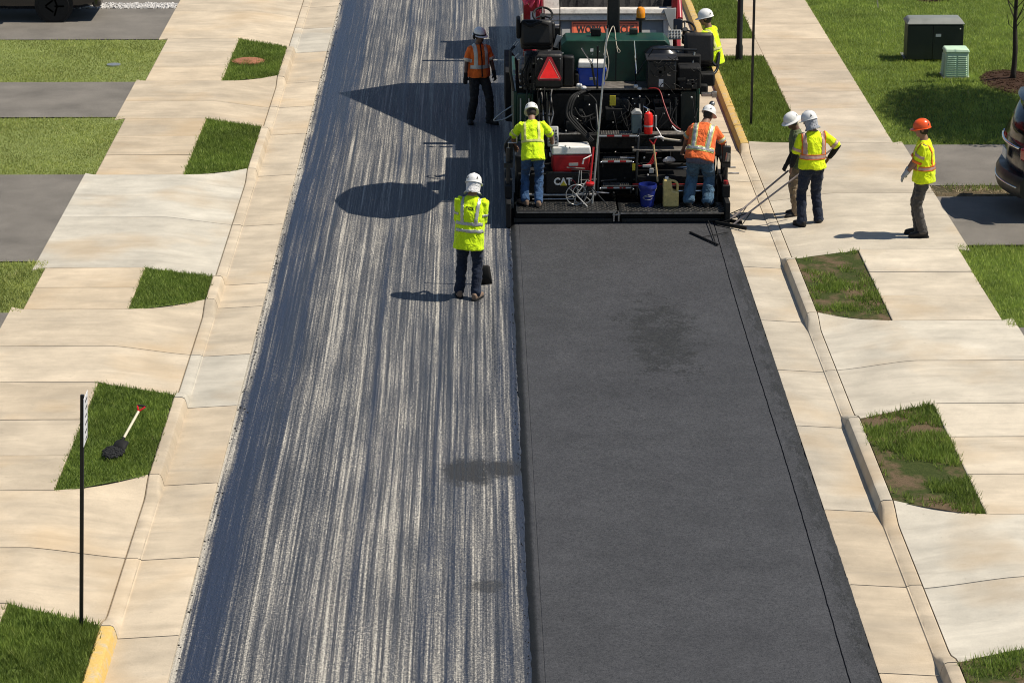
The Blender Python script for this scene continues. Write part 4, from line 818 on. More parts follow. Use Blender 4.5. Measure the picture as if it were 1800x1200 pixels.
for (x0, x1, z, y) in ((2.0, 2.62, 1.32, 44.35), (2.04, 2.54, 0.91, 44.25), (2.03, 2.54, 0.48, 44.2)):
    stp = part('step', 'black_paint', lambda m: (m.bb(x0, x1, y, y + 0.3, z - 0.03, z + 0.012), m.bb(x0, x0 + 0.03, y, y + 0.3, z - 0.1, z + 0.02), m.bb(x1 - 0.03, x1, y, y + 0.3, z - 0.1, z + 0.02)), bevel=0.004)
    def grate(m):
        for i in range(14): m.bb(x0 + 0.04 + (x1 - x0 - 0.09) * i / 13 - 0.004, x0 + 0.04 + (x1 - x0 - 0.09) * i / 13 + 0.004, y + 0.02, y + 0.28, z + 0.013, z + 0.022)
        for j in range(6): m.bb(x0 + 0.035, x1 - 0.04, y + 0.03 + 0.045 * j, y + 0.038 + 0.045 * j, z + 0.012, z + 0.021)
    part('step_grating', 'steel_plate', grate, stp)['kind'] = 'stuff'
    n = 5
    for i in range(n): part('hazard_block', 'red_paint' if i % 2 else 'white_plastic', lambda m: m.bb(x0 + (x1 - x0) * i / n + 0.001, x0 + (x1 - x0) * (i + 1) / n - 0.001, y - 0.012, y - 0.002, z - 0.012, z + 0.01), stp)
    for x in (x0 - 0.015, x1 + 0.015): part('step_bolt', 'chrome', lambda m: m.sphere((x, y - 0.01, z - 0.01), 0.018, 8, 6), stp, smooth=True)
split('ladder_rail', 'black_paint', lambda m: (m.tube(arc([(1.98, 44.22, 0.3), (1.98, 44.25, 0.9), (1.98, 44.4, 1.4), (1.96, 44.8, 1.75)]), 0.022), m.tube(arc([(2.62, 44.22, 0.3), (2.62, 44.25, 0.9), (2.66, 44.4, 1.4), (2.68, 44.8, 1.75)]), 0.022)), smooth=True)
part('tow_arm', 'black_paint', lambda m: (m.box((0.72, 45.9, 0.62), (0.16, 3.2, 0.26)), m.bb(0.62, 0.82, 44.3, 44.7, 0.3, 1.0)), bevel=0.02)
part('tow_arm', 'black_paint', lambda m: (m.box((3.82, 45.9, 0.62), (0.16, 3.2, 0.26)), m.bb(3.72, 3.92, 44.3, 44.7, 0.3, 1.0)), bevel=0.02)
part('cross_beam', 'worn_steel', lambda m: m.bb(1.25, 1.75, 44.62, 44.7, 1.28, 1.3)); part('cross_beam', 'black_dull', lambda m: (m.bb(0.85, 3.7, 44.66, 44.86, 1.02, 1.26)), bevel=0.01)
part('shelf_edge', 'steel_plate', lambda m: m.bb(2.55, 3.5, 44.34, 44.62, 1.05, 1.075), bevel=0.005); part('shelf_edge', 'steel_plate', lambda m: m.bb(2.75, 3.4, 44.4, 44.62, 1.32, 1.335), bevel=0.003)
# tractor: tracks, body, deck, hood, hopper
for x0, x1 in ((0.82, 1.14), (3.3, 3.62)):
    def belt(m):
        c0, c1, r = V((0, 45.7, 0.4)), V((0, 48.9, 0.4)), 0.39; pts = []
        for k in range(15): a = math.pi / 2 + math.pi * k / 14; pts.append(c0 + V((0, math.cos(a) * r, math.sin(a) * r)))
        for k in range(15): a = -math.pi / 2 + math.pi * k / 14; pts.append(c1 + V((0, math.cos(a) * r, math.sin(a) * r)))
        n = len(pts); inn = [p + ((c0 if p.y < 46 else c1) - p).normalized() * 0.05 if not 45.7 < p.y < 48.9 else p for p in pts]
        vs = [V((x, p.y, p.z)) for x in (x0, x1) for p in pts] + [V((x, p.y, p.z)) for x in (x0, x1) for p in inn]
        m.add(vs, [(i, (i + 1) % n, n + (i + 1) % n, n + i) for i in range(n)] + [(2 * n + i, 2 * n + (i + 1) % n, 3 * n + (i + 1) % n, 3 * n + i) for i in range(n)] + [(i, (i + 1) % n, 2 * n + (i + 1) % n, 2 * n + i) for i in range(n)] + [(n + i, n + (i + 1) % n, 3 * n + (i + 1) % n, 3 * n + i) for i in range(n)])
        for k in range(16): y = 45.7 + 3.2 * k / 15; m.bb(x0 - 0.01, x1 + 0.01, y - 0.04, y + 0.04, -0.002 + 0.012, 0.028)
    tk = part('track', 'black_rubber', belt)
    part('track_wheel', 'black_paint', lambda m: m.cyl((x0 + 0.03, 45.7, 0.4), (x1 - 0.03, 45.7, 0.4), 0.33, n=20), tk, smooth='auto'); part('track_wheel', 'black_paint', lambda m: m.cyl((x0 + 0.03, 48.9, 0.4), (x1 - 0.03, 48.9, 0.4), 0.33, n=20), tk, smooth='auto')
part('chassis', 'black_dull', lambda m: (m.bb(1.2, 3.25, 45.35, 49.3, 0.3, 1.1), m.bb(0.95, 3.5, 45.6, 49.0, 1.1, 1.78)), bevel=0.02)
part('auger_box', 'black_dull', lambda m: m.bb(0.85, 3.7, 44.95, 45.3, 0.2, 0.7), bevel=0.02)
part('auger', 'worn_steel', lambda m: (m.cyl((0.7, 44.98, 0.26), (3.95, 44.98, 0.26), 0.05),), smooth='auto')
part('side_panel', 'machine_green', lambda m: m.bb(0.6, 0.66, 45.3, 48.2, 0.95, 1.86), bevel=0.015); part('side_panel', 'machine_green', lambda m: m.bb(3.66, 3.72, 45.3, 48.2, 1.1, 1.9), bevel=0.015)
part('rear_side_panel', 'machine_green', lambda m: (m.bb(0.66, 0.93, 45.3, 45.36, 1.0, 1.82)), bevel=0.012); part('rear_side_panel', 'cabinet_green', lambda m: (m.bb(3.4, 3.66, 45.3, 45.36, 1.15, 1.85)), bevel=0.012)
for x in (0.72, 0.86): part('grab_rail', 'pale_grey', lambda m: m.cyl((x, 45.24, 1.05), (x, 45.24, 1.75), 0.012, n=8), smooth='auto')
part('rear_bulkhead', 'black_dull', lambda m: (m.bb(1.0, 3.4, 45.36, 45.42, 0.95, 1.8),), bevel=0.01)
def clutter(m):
    rr = random.Random(3)
    for i in range(34):
        x = rr.uniform(1.05, 3.35); z = rr.uniform(0.95, 1.72); m.box((x, 45.3 - rr.uniform(0, 0.12), z), (rr.uniform(0.05, 0.28), rr.uniform(0.05, 0.16), rr.uniform(0.05, 0.22)))
split('hydraulic_block', 'black_paint', clutter, bevel=0.008)
for i, (x, z, w, h) in enumerate(((1.15, 1.35, 0.22, 0.34), (1.55, 1.25, 0.16, 0.3), (2.3, 1.52, 0.34, 0.2), (3.1, 1.45, 0.3, 0.36), (2.9, 0.75, 0.35, 0.24), (3.4, 0.85, 0.3, 0.28))):
    part('equipment_box', 'black_paint' if i % 2 else 'black_dull', lambda m: m.box((x, 45.12, z), (w, 0.2, h)), bevel=0.012)
for i, (x, z, L) in enumerate(((1.45, 1.0, 0.3), (3.05, 1.15, 0.4), (2.2, 1.02, 0.25), (3.3, 0.62, 0.4))):
    part('hydraulic_ram', 'chrome', lambda m: (m.cyl((x, 44.95, z), (x + L, 44.9, z + 0.05), 0.016, n=8)), smooth='auto')
rr = random.Random(5)
def hose(pts, r=0.016, mat='black_rubber', name='hose', label=None): return part(name, mat, lambda m: m.tube(arc(pts, 7), r, 7), smooth=True, label=label)
for k in range(3): hose([at(1033 + 2 * k, 158, 45.2), at(1005 + 4 * k, 170, 44.9), at(996 + 4 * k, 200, 44.75), at(1010 + 5 * k, 222, 44.6), at(1040 + 3 * k, 250, 44.5)], 0.022)
hose([at(1035, 165, 45), at(1048, 180, 44.9), at(1043, 200, 44.9), at(1022, 206, 44.8), at(1010, 190, 44.8)], 0.017)
for k in range(7): x = 1070 + 18 * k + rr.uniform(-6, 6); hose([at(x, 170 + rr.uniform(0, 10), 45.25), at(x + rr.uniform(-12, 12), 200, 45.0), at(x + rr.uniform(-16, 16), 228 + rr.uniform(0, 12), 44.95)], 0.011)
hose([at(1138, 156, 45.0), at(1158, 158, 44.9), at(1168, 185, 44.7), at(1180, 215, 44.5), at(1196, 228, 44.4)], 0.011, 'dark_red', 'red_hose')
hose([at(1182, 222, 44.4), at(1190, 230, 44.3), at(1197, 232, 44.3)], 0.012, 'white_plastic', 'cable_sleeve')
for k in range(3): hose([at(1122 + 3 * k, 292, 44.2), at(1140 + 3 * k, 288, 44.18), at(1150 + 2 * k, 268, 44.2)], 0.009, 'red_paint', 'red_hose')
hose([at(1152, 222, 44.5), at(1160, 235, 44.4), at(1166, 248, 44.3)], 0.01, 'white_plastic', 'cable_sleeve'); hose([at(1160, 243, 44.3), at(1180, 246, 44.25), at(1198, 248, 44.2)], 0.02, 'rope', 'canvas_wrap')
part('canvas_wrap', 'white_cloth', lambda m: m.tube(arc([at(1150, 243, 44.3), at(1160, 241, 44.28), at(1168, 244, 44.3)]), 0.02), smooth=True)
part('rag', 'white_cloth', lambda m: m.tube(arc([at(1166, 283, 44.25), at(1176, 280, 44.2), at(1186, 282, 44.25)]), [0.02 + 0.025 * math.sin(math.pi * i / 20) for i in range(21)]), smooth=True)
split('bracket', 'pale_grey', lambda m: (m.box(at(1137, 292, 44.15), (0.14, 0.03, 0.04)), m.box(at(1145, 300, 44.15), (0.07, 0.03, 0.08))), bevel=0.006)
part('warning_tag', 'tag_yellow', lambda m: m.box(at(1077, 177, 45.05), (0.1, 0.01, 0.17)), bevel=0.002); part('warning_tag', 'tag_yellow', lambda m: m.box(at(1114, 294, 44.13), (0.05, 0.008, 0.11)), bevel=0.002)
part('deck', 'steel_plate', lambda m: m.bb(0.98, 3.58, 45.36, 46.6, 1.86, 1.9), bevel=0.006)
# engine hood, green, chamfered top
def hood(m):
    x0, x1, y0, y1, z0, z1 = 1.41, 3.25, 45.86, 46.4, 1.9, 2.6; c = 0.09
    poly = [(x0, z0), (x1, z0), (x1, z1 - c), (x1 - c, z1), (x0 + c, z1), (x0, z1 - c)]
    r0 = [V((x, y0, z)) for x, z in poly]; r1 = [V((x, y0 + 0.12, z + (0.0 if z < z1 - c - 0.01 else 0.03))) for x, z in poly]; r2 = [V((x, y1, z + (0 if z < z1 - c - 0.01 else 0.03))) for x, z in poly]
    m.loft([r0, r1, r2])
hd = part('engine_hood', 'machine_green', hood, bevel=0.012)
part('hood_seam', 'black_dull', lambda m: m.bb(2.33, 2.345, 45.852, 45.859, 1.92, 2.48), hd)
for i in range(6): part('fastener', 'chrome', lambda m: m.sphere((1.9 + 0.03 * rr.uniform(-1, 1) + 0.05 * i, 45.85, 2.42 - 0.05 * (i % 3)), 0.012, 7, 5), hd, smooth=True)
part('warning_label', 'paper', lambda m: m.box((1.93, 45.855, 2.44), (0.05, 0.004, 0.05)), hd)
part('engine_cover', 'black_dull', lambda m: m.bb(1.2, 3.3, 46.41, 48.7, 1.8, 2.02), bevel=0.03)
split('hopper_wing', 'black_dull', lambda m: (m.prism([(0.5, 0.55), (1.2, 0.45), (1.25, 0.5), (0.62, 1.45), (0.5, 1.45)], -2.0, (0, 48.75, 0), (1, 0, 0), (0, 0, 1)), m.prism([(3.9, 0.55), (3.2, 0.45), (3.15, 0.5), (3.78, 1.45), (3.9, 1.45)], -2.0, (0, 48.75, 0), (1, 0, 0), (0, 0, 1)), m.bb(1.2, 3.2, 48.75, 50.7, 0.35, 0.5)), bevel=0.012)
part('hopper_mix', 'bed_asphalt', lambda m: m.sphere((2.2, 49.7, 0.55), (0.95, 0.9, 0.42), 18, 9), smooth=True)
split('push_roller', 'worn_steel', lambda m: (m.cyl((1.2, 50.85, 0.5), (1.9, 50.85, 0.5), 0.1), m.cyl((2.5, 50.85, 0.5), (3.2, 50.85, 0.5), 0.1)), smooth='auto')
part('exhaust_stack', 'black_paint', lambda m: (m.bb(2.23, 2.44, 46.75, 46.95, 2.02, 3.75), m.cyl((2.335, 46.85, 3.75), (2.335, 46.85, 3.95), 0.08)), bevel=0.025)
bp = part('beacon_post', 'black_paint', lambda m: (m.cyl((2.8, 46.8, 2.02), (2.8, 46.8, 2.79), 0.025), m.cyl((2.8, 46.8, 2.77), (2.8, 46.8, 2.81), 0.085, n=16)), smooth='auto')
part('beacon_lens', 'amber', lambda m: m.lathe([(0.075, 0.0), (0.078, 0.05), (0.072, 0.14), (0.05, 0.175), (0.01, 0.185)], (2.8, 46.8, 2.811), n=18), bp, smooth='auto')
part('lamp_box', 'black_dull', lambda m: (m.bb(1.92, 2.09, 46.05, 46.15, 2.64, 2.76),), bevel=0.012); part('lamp_box', 'cabinet_green', lambda m: (m.bb(2.58, 2.72, 46.2, 46.3, 2.64, 2.73),), bevel=0.012)
for u, y, z1 in ((1050, 45.3, 2.62), (1117, 45.3, 2.5)):
    p = at(u, 155, y); part('handrail', 'black_paint', lambda m: m.tube([(p.x, y, 1.9), (p.x, y, z1)], 0.02), smooth='auto')
part('handrail', 'black_paint', lambda m: m.tube([at(1022, 85, 45.2), at(1040, 112, 45.1), at(1046, 150, 45.1)], 0.02), smooth='auto')
part('handrail', 'black_paint', lambda m: m.tube([at(1120, 130, 45.2), at(1148, 86, 45.3), at(1190, 87, 45.3), at(1225, 88, 45.3)], 0.018), smooth='auto')
part('gas_strut', 'chrome', lambda m: m.cyl(at(1115, 72, 45.28), at(1119, 130, 45.2), 0.01, n=8), smooth='auto')
# left hand operator station
stl = part('console', 'black_vinyl', lambda m: (m.bb(0.78, 1.42, 45.15, 45.5, 1.93, 2.52), m.bb(0.7, 1.45, 45.5, 46.6, 1.9, 2.2)), bevel=0.05)
part('console_rib', 'black_rubber', lambda m: m.tube(arc([(0.84, 45.12, 2.4), (0.82, 45.11, 2.25), (0.83, 45.12, 2.0)]), 0.02), stl, smooth=True)
tri = part('slow_vehicle_triangle', 'dark_red', lambda m: m.prism([(-0.2, -0.16), (-0.185, -0.2), (0.185, -0.2), (0.2, -0.16), (0.035, 0.17), (-0.035, 0.17)], 0.006, (1.195, 45.145, 2.31), (1, 0, 0), (0, 0, 1)), label='dark red border of the slow vehicle triangle')
part('triangle_centre', 'signal_red', lambda m: m.prism([(-0.165, -0.165), (0.165, -0.165), (0.0, 0.13)], 0.004, (1.195, 45.135, 2.31), (1, 0, 0), (0, 0, 1)), tri)
def edge(m):
    q = [(-0.165, -0.165), (0.165, -0.165), (0.0, 0.13)]; m.tube([(1.195 + a, 45.132, 2.31 + b_) for a, b_ in q], 0.006, 6, True)
part('triangle_edge', 'tape_pink', edge, tri)
for o in [tri] + list(tri.children):          # the triangle leans back a little
    for v in o.data.vertices: wz = v.co.z - 2.31 + pv_.location.z; v.co.y += 0.34 * wz - 0.09
seat = part('seat', 'black_vinyl', lambda m: (m.box((1.0, 45.95, 2.72), (0.54, 0.16, 0.44), Matrix.Rotation(R(-8), 3, 'X')), m.box((1.0, 46.2, 2.5), (0.54, 0.5, 0.16))), bevel=0.06, label='empty left hand seat')
part('armrest', 'black_rubber', lambda m: m.bb(0.66, 0.73, 45.9, 46.3, 2.62, 2.95), seat, bevel=0.03); part('headrest', 'black_vinyl', lambda m: m.box((1.25, 45.98, 2.75), (0.12, 0.12, 0.3)), seat, bevel=0.03)
def swheel(c, r, tilt, nm='steering_wheel'):
    m3 = Matrix.Rotation(R(tilt), 3, 'X'); rim = part(nm, 'black_rubber', lambda m: m.tube([V(c) + m3 @ V((math.cos(a) * r, math.sin(a) * r, 0)) for a in np.linspace(0, 2 * math.pi, 25)[:-1]], 0.02, 8, True), smooth=True)
    part('wheel_spokes', 'black_paint', lambda m: ([m.cyl(V(c) + m3 @ V((0, 0, -0.02)), V(c) + m3 @ V((math.cos(a) * r, math.sin(a) * r, 0)), 0.016, n=8) for a in (R(-30), R(90), R(210))], m.cyl(V(c), V(c) + m3 @ V((0, 0, -0.35)), 0.045, n=10)), rim, smooth='auto')
swheel((1.12, 46.75, 2.87), 0.165, 38); swheel((3.55, 46.55, 2.66), 0.165, 38)
part('control_box', 'black_paint', lambda m: (m.bb(1.28, 1.42, 46.4, 46.6, 2.3, 2.72), m.cyl((1.12, 46.85, 1.9), (1.12, 46.85, 2.65), 0.09)), bevel=0.02)
part('umbrella_socket', 'black_paint', lambda m: m.cyl((1.4, 46.3, 1.9), (1.4, 46.3, 2.5), 0.03), smooth='auto')
part('clipboard', 'paper', lambda m: m.box((1.37, 46.28, 2.5), (0.1, 0.01, 0.22), Matrix.Rotation(0.3, 3, 'Y')))
part('mirror_arm', 'black_paint', lambda m: m.tube([at(904, 82, 45.4), at(897, 90, 45.3), at(897, 125, 45.2), at(903, 160, 45.2)], 0.025), smooth='auto')
split('grab_handle', 'galvanised', lambda m: (m.cyl(at(902, 80, 45.3), at(908, 72, 45.3), 0.008, n=6), m.cyl(at(906, 81, 45.3), at(912, 73, 45.3), 0.008, n=6), m.cyl(at(904, 102, 45.2), at(912, 94, 45.2), 0.012, n=6), m.sphere(at(913, 105, 45.2), 0.02, 7, 5)), smooth='auto')
for k in range(9): part('valve_block', 'black_paint' if k % 3 else 'galvanised', lambda m: m.box((0.72 + 0.08 * (k % 3), 45.2, 1.95 + 0.11 * (k // 3)), (0.06, 0.1, 0.07) if k % 3 else (0.04, 0.05, 0.03)), bevel=0.006)
# right hand operator station
cb = part('console_cabinet', 'black_paint', lambda m: m.bb(2.83, 3.3, 45.05, 45.5, 1.93, 2.42), bevel=0.02)
part('cabinet_lid', 'black_vinyl', lambda m: m.bb(2.8, 3.33, 45.02, 45.52, 2.422, 2.45), cb, bevel=0.01); part('warning_label', 'paper', lambda m: m.box((3.05, 45.046, 2.05), (0.075, 0.004, 0.13)), cb); part('latch', 'chrome', lambda m: (m.box((3.18, 45.045, 2.18), (0.05, 0.008, 0.012)), m.box((3.16, 45.045, 2.19), (0.012, 0.008, 0.04))), cb)
part('rear_console', 'black_dull', lambda m: (m.bb(2.95, 3.75, 45.52, 46.3, 1.9, 2.42), m.bb(3.34, 3.72, 45.1, 45.5, 1.93, 2.3)), bevel=0.03)
part('sloped_cover', 'black_gloss', lambda m: m.lathe([(0.01, 0.12), (0.2, 0.09), (0.3, 0.0)], (3.1, 45.8, 2.42), n=20, sy=0.7), smooth='auto')
s2 = part('seat', 'black_vinyl', lambda m: (m.box((3.72, 45.72, 2.5), (0.5, 0.14, 0.52), Matrix.Rotation(R(-8), 3, 'X')), m.box((3.75, 45.98, 2.23), (0.5, 0.5, 0.14))), bevel=0.06, label='right hand seat under the operator')
part('seat_rail', 'galvanised', lambda m: m.cyl(at(1221, 92, 45.55), at(1213, 138, 45.5), 0.016, n=8), s2, smooth='auto'); part('seat_foot', 'white_plastic', lambda m: m.box(at(1213, 138, 45.48), (0.06, 0.03, 0.06)), s2, bevel=0.005)
part('armrest_loop', 'black_paint', lambda m: m.tube(arc([at(1250, 106, 45.7), at(1259, 115, 45.7), at(1264, 92, 45.8), at(1261, 120, 45.7), at(1252, 132, 45.6), at(1244, 132, 45.6)]), 0.024), s2, smooth=True)
part('console_side', 'black_dull', lambda m: (m.bb(3.45, 3.98, 45.45, 46.4, 1.9, 2.12), m.bb(3.7, 3.86, 45.35, 45.5, 1.78, 1.95)), bevel=0.03)
kp = part('keypad', 'keypad', lambda m: m.box((3.36, 46.35, 2.6), (0.22, 0.05, 0.17), Matrix.Rotation(R(-30), 3, 'X')), bevel=0.015)
for i in range(4):
    for j in range(3): part('key', 'mark_black', lambda m: m.box(V((3.36, 46.35, 2.6)) + Matrix.Rotation(R(-30), 3, 'X') @ V((-0.075 + 0.05 * i, -0.028, -0.05 + 0.05 * j)), (0.028, 0.01, 0.028), Matrix.Rotation(R(-30), 3, 'X')), kp)
part('screen', 'black_gloss', lambda m: m.box((3.43, 46.62, 2.72), (0.16, 0.05, 0.2), Matrix.Rotation(R(-20), 3, 'X')), bevel=0.02)
part('camera_bracket', 'worn_steel', lambda m: (m.bb(3.74, 3.98, 45.2, 45.3, 1.78, 1.84), m.box((3.95, 45.2, 1.82), (0.08, 0.08, 0.1)), m.sphere((3.92, 45.2, 1.66), 0.05, 10, 7)), bevel=0.006)
part('lever', 'chrome', lambda m: m.cyl((3.56, 46.0, 2.4), (3.58, 45.9, 2.62), 0.012, n=8), smooth='auto')
# screed remote boxes beside the two screed men
for p, rz in ((at(972, 240, 44.35), -8),):
    kb = part('screed_control_box', 'keypad', lambda m: m.box(p, (0.18, 0.06, 0.34), Matrix.Rotation(R(-25), 3, 'X')), bevel=0.02)
    for i in range(3):
        for j in range(5): part('key', 'mark_black', lambda m: m.box(p + Matrix.Rotation(R(-25), 3, 'X') @ V((-0.05 + 0.05 * i, -0.033, -0.11 + 0.05 * j)), (0.026, 0.01, 0.026), Matrix.Rotation(R(-25), 3, 'X')), kb)
split('control_stalk', 'black_paint', lambda m: (m.tube([(1.25, 44.5, 0.7), (1.26, 44.42, 1.15)], 0.03), m.tube([(3.95, 44.4, 0.65), (3.95, 44.3, 1.05)], 0.03)), smooth='auto'); part('screed_control_box', 'black_paint', lambda m: m.box((3.92, 44.3, 1.12), (0.2, 0.1, 0.26)), bevel=0.02)
part('joystick_mount', 'black_paint', lambda m: (m.box((0.52, 44.25, 1.1), (0.12, 0.2, 0.3)), m.tube(arc([(0.5, 44.1, 1.0), (0.45, 44.0, 1.25), (0.55, 44.0, 1.4)]), 0.02)), bevel=0.01)
part('tow_loop', 'galvanised', lambda m: m.tube(arc([at(901, 186, 46.3), at(880, 200, 46.3), at(868, 212, 46.3), at(885, 210, 46.3), at(903, 200, 46.3)]), 0.012), smooth=True)
split('plug', 'chrome', lambda m: [m.sphere(at(1000 + rr.uniform(-12, 14), 128 + rr.uniform(-6, 10), 45.6), 0.012, 6, 5) for i in range(6)], smooth=True)

part('hood_shade_panel', 'black_vinyl', lambda m: (m.bb(1.43, 1.62, 45.42, 45.6, 1.91, 2.42),), bevel=0.03)  # black panels added to darken the hood's left half, where shade falls
part('hood_shade_panel', 'black_dull', lambda m: (m.bb(1.63, 1.7, 45.45, 45.8, 1.91, 2.12), ), bevel=0.02)
# more plumbing on the back of the tractor: hoses, rods, fittings
rr = random.Random(21)
for k in range(26):
    u = rr.uniform(985, 1228); v = rr.uniform(168, 210); y = rr.uniform(44.85, 45.2); du = rr.uniform(-35, 35); dv = rr.uniform(20, 75)
    hose([at(u, v, y), at(u + du * 0.2 + rr.uniform(-8, 8), v + dv * 0.4, y - 0.1), at(u + du * 0.8, v + dv * 0.75, y - 0.12), at(u + du, v + dv, y - 0.02)], rr.uniform(0.006, 0.014))
for k in range(16):
    u = rr.uniform(985, 1215); v = rr.uniform(256, 345); y = rr.uniform(44.12, 44.3); L = rr.uniform(12, 40); sl = rr.uniform(-3, 3)
    part('control_rod', ('worn_steel', 'black_paint', 'steel_plate')[k % 3], lambda m: m.cyl(at(u, v, y), at(u + L, v + sl, y), rr.uniform(0.006, 0.014), n=6), smooth='auto')
for k in range(46):
    u = rr.uniform(985, 1225); v = rr.uniform(165, 350); part('fitting', ('galvanised', 'pale_grey', 'worn_steel', 'black_paint')[k % 4], lambda m: m.sphere(at(u, v, 44.75 if v < 255 else 44.12), rr.uniform(0.009, 0.02), 7, 5), smooth=True)
for k in range(9):
    u = rr.uniform(905, 985); part('valve_line', ('black_rubber', 'cabinet_green', 'worn_steel')[k % 3], lambda m: m.tube([at(u, 150 + rr.uniform(0, 15), 45.1), at(u + rr.uniform(-6, 6), 200, 45.05), at(u + rr.uniform(-10, 10), 245, 44.9)], rr.uniform(0.008, 0.018), 6), smooth=True)
for k in range(14):
    u = rr.uniform(900, 1000); v = rr.uniform(88, 160); part('cable_clip', ('galvanised', 'black_paint', 'worn_steel')[k % 3], lambda m: m.box(at(u, v, 45.1), (rr.uniform(0.015, 0.05), 0.02, rr.uniform(0.01, 0.03)), Matrix.Rotation(rr.uniform(-0.6, 0.6), 3, 'Y')), bevel=0.003)
for k in range(10):
    u = rr.uniform(1140, 1250); v = rr.uniform(92, 158); part('cable', 'black_rubber', lambda m: m.tube(arc([at(u, v, 45.0), at(u + 8, v + rr.uniform(-8, 12), 44.98), at(u + rr.uniform(12, 26), v + rr.uniform(-6, 18), 45.02)], 5), 0.008, 5), smooth=True)
for x, z0, z1 in ((1.02, 1.05, 1.8), (1.16, 0.95, 1.75), (3.3, 0.95, 1.8)): part('stanchion', 'black_paint', lambda m: m.cyl((x, 45.0, z0), (x, 45.05, z1), 0.022, n=8), smooth='auto')

for (x0, x1, y, z0, z1), nr in (((0.8, 1.4, 45.145, 1.95, 2.5), 14), ((2.85, 3.28, 45.045, 1.95, 2.4), 8), ((3.36, 3.7, 45.095, 1.95, 2.28), 8), ((1.0, 3.4, 45.35, 1.0, 1.78), 20)):
    for k in range(nr):
        x, z = rr.uniform(x0, x1), rr.uniform(z0, z1)
        if 0.95 < x < 1.42 and z > 2.05: continue
        part('cover_plate' if k % 2 else 'bolt', 'black_paint' if k % 2 else 'steel_plate', lambda m: m.box((x, y, z), (rr.uniform(0.05, 0.16), 0.016, rr.uniform(0.04, 0.12))) if k % 2 else m.cyl((x, y + 0.005, z), (x, y - 0.012, z), 0.012, n=7), bevel=0.003)
for k in range(5): hose([(0.76 + 0.05 * k, 45.12, 1.95), (0.72 + 0.06 * k, 45.06, 2.15 + 0.05 * k), (0.8 + 0.04 * k, 45.08, 2.35 + 0.04 * k), (0.9 + 0.03 * k, 45.2, 2.55)], 0.011)
part('seat_cover', 'black_cloth', lambda m: m.tube(arc([(0.78, 45.86, 2.9), (0.9, 45.84, 2.86), (1.05, 45.85, 2.91), (1.2, 45.86, 2.87)]), 0.035, 8), seat, smooth=True)

# sun umbrella over the left screed man and the left seat
um = thing('umbrella', (1.4, 46.3, 2.5), 'dark umbrella on a thin black pole at the left seat of the paver', 'umbrella')
part('pole', 'black_paint', lambda m: m.tube([(1.4, 46.3, 2.505), (1.4, 46.3, 3.35), (1.38, 46.1, 3.7), (1.1, 45.4, 4.12), (0.92, 45.15, 4.24)], 0.02), um, smooth='auto')
UC = V((0.92, 45.15, 3.82)); ru = 1.22; n = 16; mb = MB(); rows = []
for t_ in (0.02, 0.3, 0.6, 0.85, 1.0): rows.append([UC + V((math.cos(2 * math.pi * i / n) * 0.92 * t_ * (1 - 0.04 * (i % 2) * t_), math.sin(2 * math.pi * i / n) * ru * t_ * (1 - 0.04 * (i % 2) * t_), 0.42 * (1 - t_ * t_))) for i in range(n)])
mb.loft(rows, cap=False); o = mb.build('canopy', 'umbrella_cloth', um, smooth='auto'); q = o.modifiers.new('t', 'SOLIDIFY'); q.thickness = 0.004
for i in range(0, n, 2): part('rib', 'galvanised', lambda m: m.tube([UC + V((math.cos(2 * math.pi * i / n) * 0.92 * t_, math.sin(2 * math.pi * i / n) * ru * t_, 0.42 * (1 - t_ * t_) - 0.012)) for t_ in (0.02, 0.3, 0.6, 0.85, 0.97)], 0.005, 5), um, smooth=True)

# ================================================================== dump truck backed up to the hopper, bed raised
tk = thing('dump_truck', (2.3, 54.0, 0.0), 'red dump truck with raised bed and orange work vehicle sign in front of the paver', 'truck')
TX0, TX1 = 0.98, 3.66
side = [(48.62, 0.95), (48.62, 1.72), (49.36, 2.3), (53.5, 5.75), (54.4, 3.95), (54.45, 1.0)]  # lower part and rear lip, out of view, shaped to complete the cast shadow
for nm, x in (('bed_side', TX0), ('bed_side', TX1 - 0.08)): part(nm, 'truck_red', lambda m: m.prism([(a, b_) for a, b_ in side], 0.08, (x, 0, 0), (0, 1, 0), (0, 0, 1)), tk, bevel=0.01)
part('bed_floor', 'truck_grey', lambda m: m.prism([(49.4, 0.98), (54.4, 3.9), (54.36, 3.98), (49.4, 1.1)], TX1 - TX0 - 0.18, (TX0 + 0.09, 0, 0), (0, 1, 0), (0, 0, 1)), tk)
part('bed_front', 'truck_red', lambda m: m.prism([(53.5, 5.7), (54.38, 3.95), (54.3, 3.95), (53.42, 5.64)], TX1 - TX0 - 0.18, (TX0 + 0.09, 0, 0), (0, 1, 0), (0, 0, 1)), tk)
def load(m):
    N, K = 26, 22; L = V((0, 4.15, 3.5)); 
    for i in range(N + 1):
        for j in range(K + 1):
            x = TX0 + 0.1 + (TX1 - TX0 - 0.2) * i / N; p = V((x, 49.5, 2.2)) + L * (j / K * 0.86); p.z += 0.16 * math.sin(x * 5 + j) * rng.random() + 0.1 * rng.random() - 0.25; m.v.append(tuple(p))
    m.f = [(i * (K + 1) + j, (i + 1) * (K + 1) + j, (i + 1) * (K + 1) + j + 1, i * (K + 1) + j + 1) for i in range(N) for j in range(K)]; m.mi = [0] * len(m.f)
part('asphalt_load', 'bed_asphalt', load, tk)
split('side_rail', 'truck_red', lambda m: (m.cyl((TX0 + 0.0, 49.38, 2.28), (TX0 + 0.0, 53.45, 5.76), 0.06), m.cyl((TX1, 49.38, 2.28), (TX1, 53.45, 5.76), 0.06)), tk, smooth='auto')
TY = 49.2
